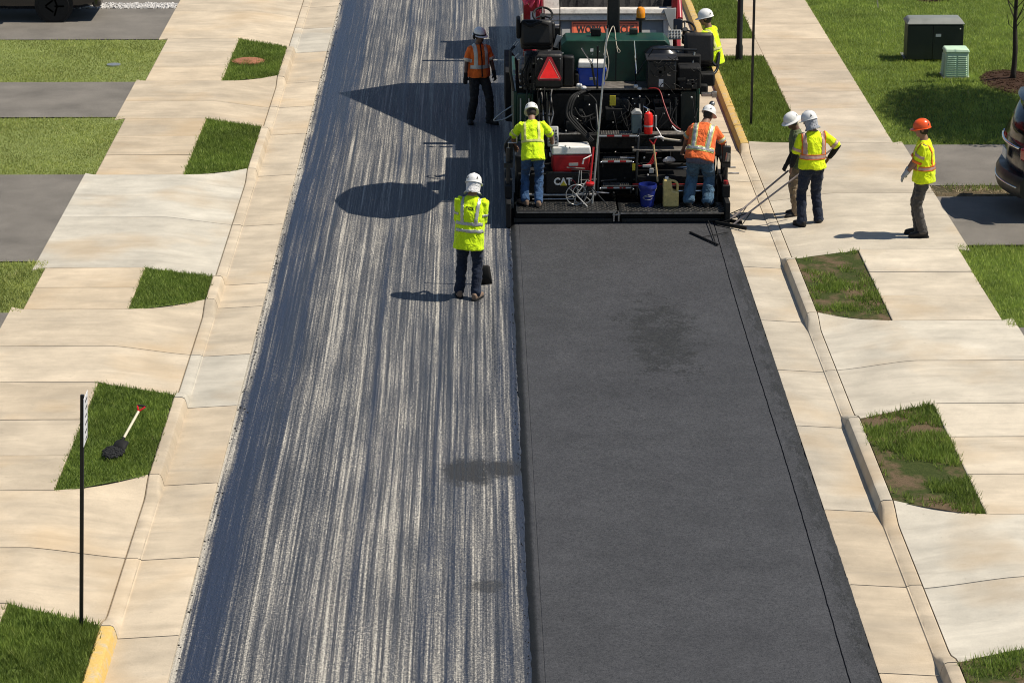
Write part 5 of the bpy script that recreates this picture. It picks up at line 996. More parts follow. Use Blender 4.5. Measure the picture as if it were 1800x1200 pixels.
def tb(u0, v0, u1, v1, y0, y1):
    """a box whose rear face covers that part of the photo at depth y0"""
    a, b_ = at(u0, v0, y0), at(u1, v1, y0); return (a.x, b_.x, y0, y1, b_.z, a.z)
tg = part('tailgate', 'truck_grey', lambda m: m.bb(*tb(985, 33, 1166, 110, TY, TY + 0.07)), tk, bevel=0.01)
part('tailgate_rail', 'truck_cream', lambda m: m.bb(*tb(960, 26, 1172, 36, TY - 0.08, TY + 0.07)), tg, bevel=0.012); part('tailgate_cap', 'truck_cream', lambda m: m.bb(*tb(957, 18, 1174, 25.8, TY - 0.14, TY + 0.05)), tg, bevel=0.012)
split('tailgate_post', 'truck_cream', lambda m: (m.bb(*tb(1166.5, 17, 1181, 110, TY - 0.06, TY + 0.1)), m.bb(*tb(955, -6, 984.5, 110, TY - 0.05, TY + 0.1))), tg, bevel=0.012)
c = at(1179, 30, TY - 0.14); part('hinge_arm', 'truck_grey', lambda m: m.prism([(-0.13, 0.13), (0.1, 0.15), (0.08, -0.1), (0.06, -0.3), (-0.04, -0.14)], 0.05, c, (1, 0, 0), (0, 0, 1)), tg, bevel=0.01)
split('reflective_panel', 'pale_grey', lambda m: (m.bb(*tb(988, 50, 1002, 66, TY - 0.012, TY - 0.002)), m.bb(*tb(1125, 52, 1153, 68, TY - 0.012, TY - 0.002))), tg)
split('bed_post', 'truck_red', lambda m: (m.bb(*tb(920, -20, 954, 110, TY - 0.02, TY + 0.14)), m.bb(*tb(1181.5, -20, 1190, 110, TY, TY + 0.14))), tk, bevel=0.012)
sg = part('work_sign', 'sign_orange', lambda m: m.bb(*tb(1005, 38.5, 1122, 84, TY - 0.03, TY - 0.015)), tg, bevel=0.003, label='orange WORK VEHICLE sign board')
part('sign_border', 'mark_black', lambda m: m.tube([at(u, v, TY - 0.033) for u, v in ((1007.5, 41), (1119.5, 41), (1119.5, 81.5), (1007.5, 81.5))], 0.006, 5, True), sg)
lettering('lettering', 'WORK VEHICLE', 0.175, at(1064, 51.5, TY - 0.034), (1, 0, 0), (0, 0, 1), 'mark_black', sg, 0.004, 0.82); lettering('lettering', 'FREQUENT STOPS', 0.175, at(1064, 70, TY - 0.034), (1, 0, 0), (0, 0, 1), 'mark_black', sg, 0.004, 0.7)
bpy.context.view_layer.update()
for o in tg.children_recursive + [tg]:        # the tailgate hangs with its foot towards the paver
    for v in o.data.vertices: v.co.y += 0.42 * (v.co.z - 2.3)
part('chassis', 'black_paint', lambda m: (m.bb(1.849, 2.751, 52.0, 52.2, 0.8, 0.95), m.bb(1.7, 1.85, 50.9, 59.5, 0.75, 1.0), m.bb(2.75, 2.9, 50.9, 59.5, 0.75, 1.0)), tk, bevel=0.01)
for y in (51.7, 53.0, 58.3):
    for x0, x1 in ((0.98, 1.3), (3.28, 3.6)):
        wh = part('wheel', 'black_rubber', lambda m: m.lathe([(0.3, 0), (0.48, 0.0), (0.52, 0.05), (0.52, x1 - x0 - 0.05), (0.48, x1 - x0), (0.3, x1 - x0)], (x0, y, 0.522), (1, 0, 0), 28), tk, smooth='auto'); part('rim', 'galvanised', lambda m: m.cyl((x0 - 0.004, y, 0.522), (x1 + 0.004, y, 0.522), 0.27, n=20), wh, smooth='auto')
part('fuel_tank', 'chrome', lambda m: m.cyl((1.15, 55.2, 0.8), (1.15, 56.6, 0.8), 0.3, n=20), tk, smooth='auto')
cabp = part('cab', 'truck_red', lambda m: (m.prism([(56.8, 0.9), (58.9, 0.9), (58.9, 1.9), (58.6, 2.9), (56.9, 2.95), (56.8, 2.8)], 2.3, (1.15, 0, 0), (0, 1, 0), (0, 0, 1)), m.bb(1.4, 3.2, 58.9, 60.3, 0.8, 1.85)), tk, bevel=0.06)
split('window', 'car_glass', lambda m: (m.bb(1.5, 3.1, 56.79, 56.8, 2.0, 2.6), m.bb(1.14, 1.15, 57.1, 58.4, 1.9, 2.6), m.bb(3.45, 3.46, 57.1, 58.4, 1.9, 2.6)), cabp)
split('exhaust_stack', 'chrome', lambda m: (m.cyl((1.2, 56.6, 1.0), (1.2, 56.6, 3.6), 0.07), m.cyl((3.4, 56.6, 1.0), (3.4, 56.6, 3.6), 0.07)), tk, smooth='auto')
part('mirror', 'black_paint', lambda m: (m.box((0.85, 58.6, 2.3), (0.06, 0.2, 0.5)), m.cyl((0.85, 58.6, 2.3), (1.2, 58.6, 2.5), 0.02)), tk, bevel=0.01); part('mirror', 'black_paint', lambda m: (m.box((3.75, 58.6, 2.3), (0.06, 0.2, 0.5)), m.cyl((3.75, 58.6, 2.3), (3.4, 58.6, 2.5), 0.02)), tk, bevel=0.01)
part('reflector_plate', 'paper', lambda m: m.box(at(937, 29, 49.05), (0.09, 0.01, 0.17)), tk)
def flag(c, w, h, label):
    f = thing('warning_flag', c, label, 'flag', 'red flags on the truck'); mb = MB(); N, K = 10, 8
    for i in range(N + 1):
        for j in range(K + 1): a, b_ = i / N, j / K; mb.v.append((c.x + (a - 0.5) * w * (1 - 0.55 * b_), c.y + 0.05 * math.sin(a * 9 + b_ * 3), c.z - b_ * h + 0.03 * math.sin(a * 6)))
    mb.f = [(i * (K + 1) + j, (i + 1) * (K + 1) + j, (i + 1) * (K + 1) + j + 1, i * (K + 1) + j + 1) for i in range(N) for j in range(K)]; mb.mi = [0] * len(mb.f); o = mb.build('cloth', 'pink_flag', f, smooth=True); q = o.modifiers.new('t', 'SOLIDIFY'); q.thickness = 0.003
    part('staff', 'wood_handle', lambda m: m.cyl(c + V((0, 0.03, -h * 0.9)), c + V((0, 0.03, 0.15)), 0.012, n=8), f, smooth='auto')
flag(at(929, -6, 49.0), 0.3, 0.17, 'crumpled pink-red flag at the left rear post of the truck'); flag(at(948, -8, 49.0), 0.12, 0.3, 'narrow pink-red flag beside the steering wheel, hanging off the truck')
# ================================================================== things standing on the paver
def cooler(name, c, w, d, h, lid, body, label, rz=0.0, lidh=0.1):
    t = thing(name, c, label, 'cooler'); t.rotation_euler.z = rz; m = MB(); m.box(V(c) + V((0, 0, (h - lidh) / 2)), (w * 0.94, d * 0.92, h - lidh), taper=(1.06, 1.06)); m.build('tub', body, t, bevel=0.03, seg=3)
    m = MB(); m.box(V(c) + V((0, 0, h - lidh / 2)), (w * 1.02, d, lidh * 0.96), taper=(0.96, 0.94)); l = m.build('lid', lid, t, bevel=0.025, seg=3)
    for s in (-1, 1): m = MB(); m.box(V(c) + V((s * w * 0.52, 0, h * 0.62)), (0.03, d * 0.4, 0.05)); m.build('handle', lid if body != 'blue_plastic' else 'blue_plastic', t, bevel=0.01)
    m = MB(); m.box(V(c) + V((w * 0.05, -d * 0.5 - 0.002, h * 0.32)), (w * 0.24, 0.006, h * 0.11)); m.build('badge', 'pale_grey', t, bevel=0.002)
    return t
c = V((1.53, 44.42, 0.723)); cooler('cooler', c, 0.64, 0.36, 0.44, 'white_plastic', 'cooler_red', 'large red cooler with white lid behind the lettered panel of the paver', R(4), 0.14)
c = V((1.92, 45.6, 1.902)); cooler('cooler', c, 0.46, 0.3, 0.42, 'white_plastic', 'blue_plastic', 'blue cooler with white lid on the paver deck', R(-4), 0.11)
c = V((2.78, 43.9, 0.252)); t = thing('bucket', c, 'dark blue plastic bucket on the screed walkway', 'bucket')
part('pail', 'bucket_blue', lambda m: m.lathe([(0.105, 0), (0.118, 0.1), (0.135, 0.3), (0.15, 0.305), (0.152, 0.33), (0.146, 0.365), (0.136, 0.365), (0.125, 0.2), (0.1, 0.02)], c, n=26), t, smooth='auto')
part('bail', 'galvanised', lambda m: m.tube([c + V((0.15 * math.cos(a), -0.08 * math.sin(a), 0.33 - 0.12 * math.sin(a))) for a in np.linspace(0, math.pi, 12)], 0.004, 6), t, smooth=True)
lg = MB(); ya = c.y - 0.136
lg.tube([(c.x + a, c.y - math.sqrt(max(0.01, 0.1335 ** 2 - a * a)), c.z + 0.16 + b_) for a, b_ in ((-0.085, 0.0), (-0.05, 0.035), (0.0, 0.05), (0.05, 0.04), (0.09, 0.03))], 0.004, 5); lg.tube([(c.x + 0.07 * math.cos(a), c.y - math.sqrt(0.131 ** 2 - (0.07 * math.cos(a)) ** 2), c.z + 0.155 + 0.028 * math.sin(a)) for a in np.linspace(0, 6.28, 22)[:-1]], 0.0035, 5, True); lg.build('print', 'pale_grey', t)
c = V((3.16, 43.88, 0.252)); t = thing('jug', c, 'yellowed plastic jug with handle on the screed walkway', 'jug')
def jug(m):
    poly = [(-0.125, 0), (0.125, 0), (0.13, 0.02), (0.13, 0.25), (0.12, 0.36), (0.075, 0.43), (-0.02, 0.455), (-0.1, 0.46), (-0.125, 0.43), (-0.13, 0.02)]
    hole = [(0.045, 0.27), (0.085, 0.27), (0.092, 0.35), (0.06, 0.39), (0.03, 0.36)]
    m.prism(poly, 0.17, c + V((0, 0.085, 0)), (1, 0, 0), (0, 0, 1))
part('tank', 'jug_yellow', lambda m: (m.prism([(-0.13, 0.0), (0.13, 0.0), (0.13, 0.25), (0.03, 0.27), (0.0, 0.45), (-0.1, 0.46), (-0.13, 0.43)], 0.17, c + V((0, 0.085, 0)), (1, 0, 0), (0, 0, 1))), t, bevel=0.03)
part('grip', 'jug_yellow', lambda m: m.tube(arc([c + V((-0.02, 0, 0.43)), c + V((0.06, 0, 0.415)), c + V((0.108, 0, 0.36)), c + V((0.105, 0, 0.24))]), 0.022, 8), t, smooth=True)
part('cap', 'white_plastic', lambda m: m.cyl(c + V((-0.07, 0, 0.455)), c + V((-0.07, 0, 0.49)), 0.03, n=14), t, smooth='auto')
c = V((2.81, 44.42, 1.338)); t = thing('fire_extinguisher', c, 'red fire extinguisher standing behind the shovel on the paver', 'fire extinguisher')
part('cylinder', 'signal_red', lambda m: m.lathe([(0.066, 0), (0.072, 0.01), (0.072, 0.3), (0.06, 0.345), (0.028, 0.365), (0.022, 0.38)], c, n=20), t, smooth='auto'); part('valve', 'chrome', lambda m: (m.cyl(c + V((0, 0, 0.38)), c + V((0, 0, 0.42)), 0.024), m.cyl(c + V((0, 0, 0.41)), c + V((-0.09, 0, 0.46)), 0.01, n=6)), t, smooth='auto')
part('hose', 'black_rubber', lambda m: m.tube(arc([c + V((0.02, 0, 0.4)), c + V((0.09, -0.01, 0.36)), c + V((0.1, -0.01, 0.15)), c + V((0.09, -0.02, 0.04))]), 0.011, 6), t, smooth=True); part('strap', 'pale_grey', lambda m: m.lathe([(0.0735, 0.12), (0.0735, 0.15)], c, n=18), t); part('label_plate', 'pale_grey', lambda m: m.box(c + V((0.11, 0.03, 0.2)), (0.06, 0.03, 0.2)), t, bevel=0.005)
c = V((2.62, 44.5, 1.338)); t = thing('storage_box', c, 'small teal grey plastic box left of the fire extinguisher', 'box'); part('tub', 'teal_grey', lambda m: m.box(c + V((0, 0, 0.16)), (0.17, 0.2, 0.32)), t, bevel=0.02); part('lid', 'pale_grey', lambda m: m.prism([(-0.09, 0), (0.09, 0), (0.05, 0.06), (-0.02, 0.07)], 0.2, c + V((0, 0.1, 0.322)), (1, 0, 0), (0, 0, 1)), t, bevel=0.008)
def shovel(foot, grip, label, handle, gripm, bk=1.0, bd=(0, -1, 0)):
    t = thing('shovel', foot, label, 'shovel'); d = (grip - foot).normalized(); x = d.cross(V(bd)).normalized(); y = x.cross(d)
    part('shaft', handle, lambda m: m.cyl(foot + d * 0.26 * bk, grip - d * 0.1, 0.017, n=10), t, smooth='auto')
    gp = part('grip', gripm, lambda m: (m.tube([grip - d * 0.14, grip - d * 0.1, grip - d * 0.01 - x * 0.055], 0.012, 7), m.tube([grip - d * 0.14, grip - d * 0.1, grip - d * 0.01 + x * 0.055], 0.012, 7)), t, smooth='auto'); part('grip_bar', 'mark_black' if gripm == 'red_paint' else gripm, lambda m: m.cyl(grip - x * 0.06, grip + x * 0.06, 0.014, n=8), gp, smooth='auto')
    def bl(m):
        for w, s, dep in ((0.09, 0.3, 0.0), (0.115, 0.27, 0.012), (0.12, 0.12, 0.014), (0.118, 0.0, 0.004)):
            for k in range(7): a = -1 + 2 * k / 6; m.v.append(tuple(foot + d * s * bk + x * (a * w * (0.5 + 0.5 * bk)) + y * (dep * (1 - a * a) * 2 - 0.012 * a * a)))
        m.f = [(j * 7 + i, j * 7 + i + 1, (j + 1) * 7 + i + 1, (j + 1) * 7 + i) for j in range(3) for i in range(6)]; m.mi = [0] * len(m.f)
    b_ = part('blade', 'black_dull', bl, t, smooth=True); q = b_.modifiers.new('t', 'SOLIDIFY'); q.thickness = 0.004; part('socket', 'black_dull', lambda m: m.cyl(foot + d * 0.2 * bk, foot + d * 0.36 * bk, 0.02, 0.021, n=10), t, smooth='auto'); return t
shovel(V((3.0, 44.02, 0.262)), V((2.865, 44.1, 1.33)), 'upright shovel with yellow shaft and red grip leaning on the paver', 'wood_handle', 'red_paint', bd=(0, -1, 0))
shovel(ground(852, 500, 0.004), ground(852, 500, 0.004) + V((-0.14, 0.06, 1.13)), 'shovel with dark blade held by the worker standing on the milled road', 'wood_pale', 'black_rubber', bd=(-0.3, -1, 0))
# shovel lying on the verge, its blade under a lump of asphalt
g0 = ground(205, 792, 0.2); g1 = at(249, 713, 32.95); shovel(g0, g1, 'shovel with red grip lying on the grass verge at the left', 'wood_pale', 'red_paint', 0.62, bd=(0, 0, 1))
t = thing('asphalt_heap', ground(197, 796, 0.175), 'small black heap of asphalt on the shovel blade on the verge', 'heap'); mb = MB(); c = ground(199, 795, 0.205)
for i in range(220):
    a = rng.random() * 6.28; r = math.sqrt(rng.random()); s = 0.007 + 0.011 * rng.random(); mb.sphere(c + V((math.cos(a) * r * 0.14, math.sin(a) * r * 0.22, 0.03 * (1 - r * r) + 0.012 * rng.random())), (s, s * 0.9, s * 0.8), 6, 4)
mb.sphere(c + V((0, 0, 0.0)), (0.125, 0.2, 0.035), 14, 7); mb.build('lumps', 'asphalt_lumps', t)
# measuring wheel and marking stand by the ladder
c = V((1.66, 43.82, 0.272)); t = thing('measuring_wheel', c, 'twin-wheeled measuring wheel standing on the screed walkway below the coolers', 'measuring wheel')
for dx, dy in ((-0.05, 0.0), (0.06, 0.05)):
    cc = c + V((dx, dy, 0.188)); wh = part('wheel', 'galvanised', lambda m: m.tube([cc + V((math.cos(a) * 0.17, 0.02 * math.cos(a), math.sin(a) * 0.17)) for a in np.linspace(0, 2 * math.pi, 29)[:-1]], 0.009, 7, True), t, smooth=True); part('spokes', 'pale_grey', lambda m: ([m.cyl(cc, cc + V((math.cos(a) * 0.17, 0.02 * math.cos(a), math.sin(a) * 0.17)), 0.005, n=5) for a in np.linspace(0.3, 6.58, 7)[:-1]], m.sphere(cc, 0.026, 8, 6)), wh)
part('fork', 'pale_grey', lambda m: (m.cyl(c + V((-0.05, -0.03, 0.19)), c + V((0.12, 0.02, 0.42)), 0.009, n=6), m.cyl(c + V((0.06, 0.08, 0.19)), c + V((0.16, 0.03, 0.42)), 0.009, n=6), m.cyl(c + V((-0.05, -0.03, 0.19)), c + V((0.13, -0.1, 0.012)), 0.01, n=6)), t); part('counter_legs', 'pale_grey', lambda m: (m.cyl(c + V((-0.02, 0.03, 0.36)), c + V((0.0, 0.03, 0.58)), 0.008, n=6), m.cyl(c + V((0.03, 0.03, 0.36)), c + V((0.03, 0.03, 0.58)), 0.008, n=6)), t)
c = V((1.83, 43.86, 0.64)); t = thing('marking_stand', V((1.83, 43.86, 0.272)), 'red tube on splayed black legs beside the measuring wheel', 'stand')
part('tube', 'red_paint', lambda m: (m.cyl(c, c + V((0.06, 0.12, 0.58)), 0.02, n=10), m.lathe([(0.02, 0.02), (0.07, 0.02), (0.08, 0.0), (0.07, -0.03), (0.02, -0.05)], c, n=16)), t, smooth='auto')
for e in ((-0.14, -0.1), (0.3, -0.08), (-0.02, 0.16)): part('leg', 'black_paint', lambda m: m.cyl(c + V((0, 0, -0.03)), V((c.x + e[0], c.y + e[1], 0.278)), 0.012, 0.01, n=7), t, smooth='auto')
part('arm', 'white_plastic', lambda m: m.tube([c + V((0.05, 0.1, 0.46)), c + V((-0.1, 0.02, 0.4)), c + V((-0.12, 0.02, 0.32))], 0.014, 7), t, smooth='auto')
p0 = V((1.88, 43.97, 0.272)); p1 = at(1068, 50, 44.35); t = thing('long_pole', p0, 'long grey metal pole leaning upright against the paver ladder', 'pole'); part('shaft', 'galvanised', lambda m: m.cyl(p0, p1, 0.019, 0.016, n=10), t, smooth='auto'); part('end_cap', 'black_rubber', lambda m: m.cyl(p1, p1 + (p1 - p0).normalized() * 0.05, 0.02, n=10), t)
t = thing('rope', at(1066, 72, 44.9), 'pale rope looped over the green hood and hanging down the grey pole', 'rope')
part('strand', 'rope', lambda m: (m.tube(arc([at(1066, 140, 44.9), at(1070, 110, 44.9), at(1066, 80, 45.1), at(1075, 50, 46.1), at(1080, 50, 46.1), at(1084, 80, 45.8), at(1090, 90, 45.8), at(1086, 92, 45.8), at(1083, 76, 45.85)]), 0.007, 6), m.tube(arc([at(1064, 75, 45.0), at(1062, 100, 44.9), at(1067, 125, 44.85), at(1062, 145, 44.85)]), 0.006, 6)), t, smooth=True)
for c, lb, sz in ((V((1.72, 45.2, 1.93)), 'crumpled white rag and glove at the deck edge left of the blue cooler', 1.0), (V((2.66, 45.15, 1.925)), 'crumpled white rag at the deck edge by the right hand rail', 0.8)):
    t = thing('rag', c, lb, 'rag', 'white rags on the paver deck'); part('cloth', 'white_cloth', lambda m: [m.sphere(c + V((0.05 * math.cos(i * 2.1) * sz, 0.03 * math.sin(i * 1.7), 0.012 + 0.02 * (i % 3))), (0.05 * sz, 0.035, 0.03 * sz), 9, 6) for i in range(6)], t, smooth=True)

# lutes held by the two men on the right, heads on the mat by the screed end
def lute(head, end, label, wide, hdir, group='lutes held by the workers'):
    t = thing('lute', head, label, 'lute', group); hd_ = V(hdir).normalized()
    part('shaft', 'rake_handle', lambda m: m.cyl(head + V((0, 0, 0.02)), end, 0.016, 0.016, n=8), t, smooth='auto'); d = (end - head).normalized()
    part('head', 'black_dull', lambda m: m.box(head + V((0, 0, 0.035)), (wide, 0.03, 0.06), Matrix.Rotation(math.atan2(hd_.y, hd_.x), 3, 'Z')), t, bevel=0.006)
    part('brace', 'black_dull', lambda m: (m.cyl(head + hd_ * wide * 0.32 + V((0, 0, 0.05)), head + d * 0.42, 0.008, n=6), m.cyl(head - hd_ * wide * 0.32 + V((0, 0, 0.05)), head + d * 0.42, 0.008, n=6)), t, smooth='auto')
lute(V((4.1, 43.25, 0.052)), at(1476, 252, 43.7), 'long lute reaching from the paver behind the man in the yellow vest', 0.6, (-0.8, 0.62, 0))
lute(V((4.08, 43.55, 0.052)), at(1386, 300, 44.1), 'lute held by the worker in the sage shirt', 0.5, (-0.85, 0.5, 0))
t = thing('asphalt_rake', V((3.62, 42.7, 0.052)), 'thin black rake lying on the new asphalt by the right screed end', 'rake'); a0, a1 = ground(1213, 408, 0.075), ground(1262, 430, 0.075)
part('head', 'black_dull', lambda m: m.cyl(a0, a1, 0.018, n=7), t, smooth='auto'); part('shaft', 'black_dull', lambda m: (m.cyl(ground(1245, 388, 0.1), a1 - V((0.03, 0, 0)), 0.009, n=6), m.cyl(ground(1280, 408, 0.075), ground(1232, 417, 0.075), 0.008, n=6)), t, smooth='auto')

# ================================================================== street furniture
def sign_left():
    c = V((-4.2, 26.95, 0.15)); t = thing('sign_post', c, 'black post with a narrow white sign on the bottom left verge', 'sign')
    part('post', 'black_paint', lambda m: m.box(c + V((0, 0, 1.3)), (0.04, 0.04, 2.6)), t, bevel=0.006); p = part('sign_plate', 'sign_white', lambda m: m.box(c + V((0.026, 0.06, 2.32)), (0.006, 0.3, 0.52)), t, bevel=0.002)
    part('print', 'mark_black', lambda m: [m.box(c + V((0.0305, 0.08 + 0.02 * (k % 2), 2.52 - 0.085 * k)), (0.002, 0.16 - 0.03 * (k % 3), 0.02)) for k in range(6)], p)
    t.rotation_euler = (0, R(2.9), R(0.5))
sign_left()
c = ground(1299, 107, 0.15); t = thing('lamp_post', c, 'thick black lamp post on the right verge, its top out of view', 'lamp post')
part('shaft', 'black_paint', lambda m: m.lathe([(0.075, 0), (0.075, 0.3), (0.06, 0.35), (0.055, 3.2), (0.05, 3.25)], c, n=16), t, smooth='auto'); part('lantern', 'black_paint', lambda m: m.lathe([(0.05, 3.25), (0.12, 3.32), (0.18, 3.75), (0.22, 3.78), (0.1, 3.95), (0.02, 4.02)], c, n=8), t, smooth='auto')
c = ground(1320, 221, 0.15); t = thing('sign_post', c, 'thin black post on the right verge, left of the pavement', 'sign'); part('post', 'black_paint', lambda m: m.box(c + V((0, 0, 1.35)), (0.045, 0.045, 2.7)), t, bevel=0.005); part('sign_plate', 'sign_white', lambda m: m.box(c + V((-0.03, 0, 2.95)), (0.006, 0.3, 0.46)), t, bevel=0.002); part('post_top', 'black_paint', lambda m: m.box(c + V((0, 0, 2.95)), (0.045, 0.045, 0.5)), t)
# transformer cabinet
bx = V((9.38, 56.15, 0.15)); t = thing('transformer_cabinet', bx, 'large dark green utility cabinet with grey chamfered top on the upper right lawn', 'cabinet')
part('pad', 'cabinet_top', lambda m: m.box(bx + V((0, 0.12, 0.01)), (1.18, 0.62, 0.03)), t, bevel=0.01)
def cabf(m, x0, x1): m.prism([(-0.4, 0.04), (0.4, 0.04), (0.4, 0.78), (-0.33, 0.78), (-0.4, 0.7)], x1 - x0, bx + V((x0, 0, 0)), (0, 1, 0), (0, 0, 1))
part('housing', 'cabinet_green', lambda m: m.box(bx + V((0, -0.13, 0.41)), (1.12, 0.5, 0.74)), t, bevel=0.01)
for x0, x1 in ((-0.575, -0.052), (-0.046, 0.575)): part('door', 'cabinet_green', lambda m: m.box(bx + V(((x0 + x1) / 2, -0.4, 0.4)), (x1 - x0, 0.03, 0.7)), t, bevel=0.006)
part('roof', 'cabinet_top', lambda m: m.loft([[bx + V((x * sx, y * sy - 0.13, z)) for x, y in ((-1, -1), (1, -1), (1, 1), (-1, 1))] for sx, sy, z in ((0.59, 0.3, 0.77), (0.59, 0.3, 0.79), (0.53, 0.2, 0.87), (0.5, 0.17, 0.885))]), t, bevel=0.006); part('nameplate', 'paper', lambda m: m.box(bx + V((0.06, -0.418, 0.55)), (0.11, 0.006, 0.06)), t); part('lock', 'chrome', lambda m: m.sphere(bx + V((0.5, -0.418, 0.68)), 0.015, 8, 6), t, smooth=True)
pb = V((9.57, 54.35, 0.15)); t = thing('telecom_pedestal', pb, 'small pale green louvred utility pedestal in front of the dark cabinet', 'pedestal')
part('housing', 'pedestal_green', lambda m: m.box(pb + V((0, 0, 0.26)), (0.5, 0.42, 0.52), taper=(0.9, 0.86)), t, bevel=0.02)
part('lid', 'pedestal_green', lambda m: m.box(pb + V((0, 0.0, 0.55)), (0.5, 0.42, 0.07), taper=(0.9, 0.88)), t, bevel=0.02); part('base', 'stone_white', lambda m: m.box(pb + V((0, 0, 0.0)), (0.54, 0.46, 0.05)), t)
for k in range(10):
    z = 0.06 + 0.042 * k; f = 1 - 0.1 * z / 0.52; g_ = 1 - 0.14 * z / 0.52
    for s in (-1, 1): part('louvre', 'pedestal_green', lambda m: m.box(pb + V((s * 0.115 * f, -0.21 * g_ - 0.006, z)), (0.19 * f, 0.03, 0.02), Matrix.Rotation(R(28), 3, 'X')), t)
    part('side_louvre', 'pedestal_green', lambda m: m.box(pb + V((-0.25 * f - 0.006, 0.0, z)), (0.03, 0.32 * g_, 0.02), Matrix.Rotation(R(28), 3, 'Y')), t)
# lids
c = V((-4.7, 55.9, 0.135)); t = thing('manhole_lid', c, 'round orange-brown manhole lid in the top left verge', 'manhole'); part('lid', 'terracotta', lambda m: m.lathe([(0.3, 0), (0.3, 0.05), (0.27, 0.062), (0.01, 0.064)], c, n=32), t, smooth='auto'); part('frame', 'terracotta', lambda m: m.lathe([(0.34, -0.03), (0.34, 0.045), (0.305, 0.045), (0.305, -0.02)], c, n=32), t)
c = V((-7.42, 55.6, 0.125)); t = thing('meter_lid', c, 'small grey meter lid sunk in the top left lawn', 'meter lid'); part('lid', 'galvanised', lambda m: m.lathe([(0.14, 0), (0.14, 0.05), (0.01, 0.055)], c, n=24), t, smooth='auto')
c = V((9.0, 61.6, 0.15)); t = thing('marker_stake', c, 'thin pale marker stake in the lawn at the top edge', 'stake'); part('stake', 'wood_pale', lambda m: m.box(c + V((0, 0, 0.3)), (0.03, 0.012, 0.6), Matrix.Rotation(R(-8), 3, 'Y')), t)
# young tree with mulch ring, and the leafy tree just outside the picture whose shade falls on the lawn
c = V((10.62, 53.75, 0.15)); t = thing('young_tree', c, 'slim bare young tree in a mulch ring on the upper right lawn', 'tree')
def trunk(m):
    m.tube(arc([c + V((0, 0, 0)), c + V((0.02, 0, 0.6)), c + V((-0.01, 0.02, 1.3)), c + V((0.0, 0, 2.6)), c + V((0.02, 0, 3.4))], 5), [0.075, 0.06, 0.056, 0.053, 0.05, 0.05] + [0.05 - 0.0026 * i for i in range(15)], 10)
part('trunk', 'bark', trunk, t, smooth=True)
def twigs(m):
    r_ = random.Random(11)
    for i in range(26):
        z = 1.0 + 2.3 * r_.random(); a = r_.random() * 6.28; p = c + V((0, 0, z)); L = 0.3 + 0.5 * r_.random(); q = p + V((math.cos(a) * L * 0.55, math.sin(a) * L * 0.55, L)); m.tube([p, p.lerp(q, 0.5) + V((math.cos(a) * 0.05, 0, -0.03)), q], [0.014, 0.01, 0.005], 5)
part('branches', 'bark', twigs, t)
mr = thing('mulch_ring', c, 'dark brown mulch ring round the foot of the young tree', 'mulch'); mb = MB()
for i in range(420):
    a = rng.random() * 6.28; r = math.sqrt(rng.random()); mb.box(c + V((math.cos(a) * r * 0.62, math.sin(a) * r * 1.1, 0.02 + 0.07 * (1 - r * r))), (0.05 + 0.05 * rng.random(), 0.02, 0.015), Matrix.Rotation(rng.random() * 6.3, 3, 'Z') @ Matrix.Rotation(rng.normal() * 0.4, 3, 'X'))
mb.lathe([(0.66, -0.02), (0.6, 0.03), (0.3, 0.075), (0.02, 0.09)], c, n=24, sy=1.75); mb.build('chips', 'mulch', mr)
def leaves(name, centre, rad, n, mat, parent, size=0.06):
    d = rng.normal(size=(n, 3)); d /= np.linalg.norm(d, axis=1)[:, None]; r = (0.45 + 0.55 * rng.random(n)) ; cl = rng.normal(size=(40, 3)); cl /= np.linalg.norm(cl, axis=1)[:, None]
    lump = 1 + 0.16 * np.max(d @ cl.T * 2 - 1, axis=1); p = np.array(centre) + d * (r * lump)[:, None] * np.array(rad)
    a = rng.normal(size=(n, 3)); a /= np.linalg.norm(a, axis=1)[:, None]; b_ = np.cross(a, rng.normal(size=(n, 3))); b_ /= np.linalg.norm(b_, axis=1)[:, None]; s = size * (0.6 + 0.8 * rng.random(n))[:, None]
    vs = np.stack([p - a * s, p + b_ * s * 0.5, p + a * s, p - b_ * s * 0.5], 1).reshape(-1, 3) - np.array(parent_org(parent)); me = bpy.data.meshes.new(name); me.from_pydata(vs.tolist(), [], np.arange(4 * n).reshape(-1, 4).tolist()); at_ = me.attributes.new('tone', 'FLOAT', 'POINT'); at_.data.foreach_set('value', np.repeat(rng.random(n), 4).astype(np.float32))
    o = link(name, me, mat, parent); return o
c = V((11.55, 51.0, 0.15)); t = thing('leafy_tree', c, 'dense rounded tree just outside the right picture edge, shading the lawn', 'tree'); part('trunk', 'bark', lambda m: m.tube([c, c + V((0.02, 0.03, 1.4)), c + V((0, 0, 3.2))], [0.1, 0.075, 0.04], 10), t, smooth=True)
part('limbs', 'bark', lambda m: [m.tube([c + V((0, 0, 1.5 + 0.2 * i)), c + V((math.cos(i * 2.4) * 0.7, math.sin(i * 2.4) * 1.2, 2.5 + 0.25 * i))], [0.035, 0.012], 6) for i in range(8)], t); leaves('crown', c + V((0.4, -0.2, 4.3)), (1.25, 2.35, 1.1), 20000, 'leaf', t)
mb2 = thing('mulch_bed', ground(1630, -4, 0.15), 'brown mulch bed at the top edge of the upper right lawn', 'mulch'); c = ground(1632, -6, 0.15); mb = MB()
for i in range(200): a = rng.random() * 6.28; r = math.sqrt(rng.random()); mb.box(c + V((math.cos(a) * r * 0.6, math.sin(a) * r * 0.8, 0.04)), (0.08, 0.025, 0.02), Matrix.Rotation(rng.random() * 6.3, 3, 'Z'))
mb.lathe([(0.62, -0.02), (0.5, 0.02), (0.02, 0.04)], c, n=20, sy=1.4); mb.build('chips', 'mulch', mb2)

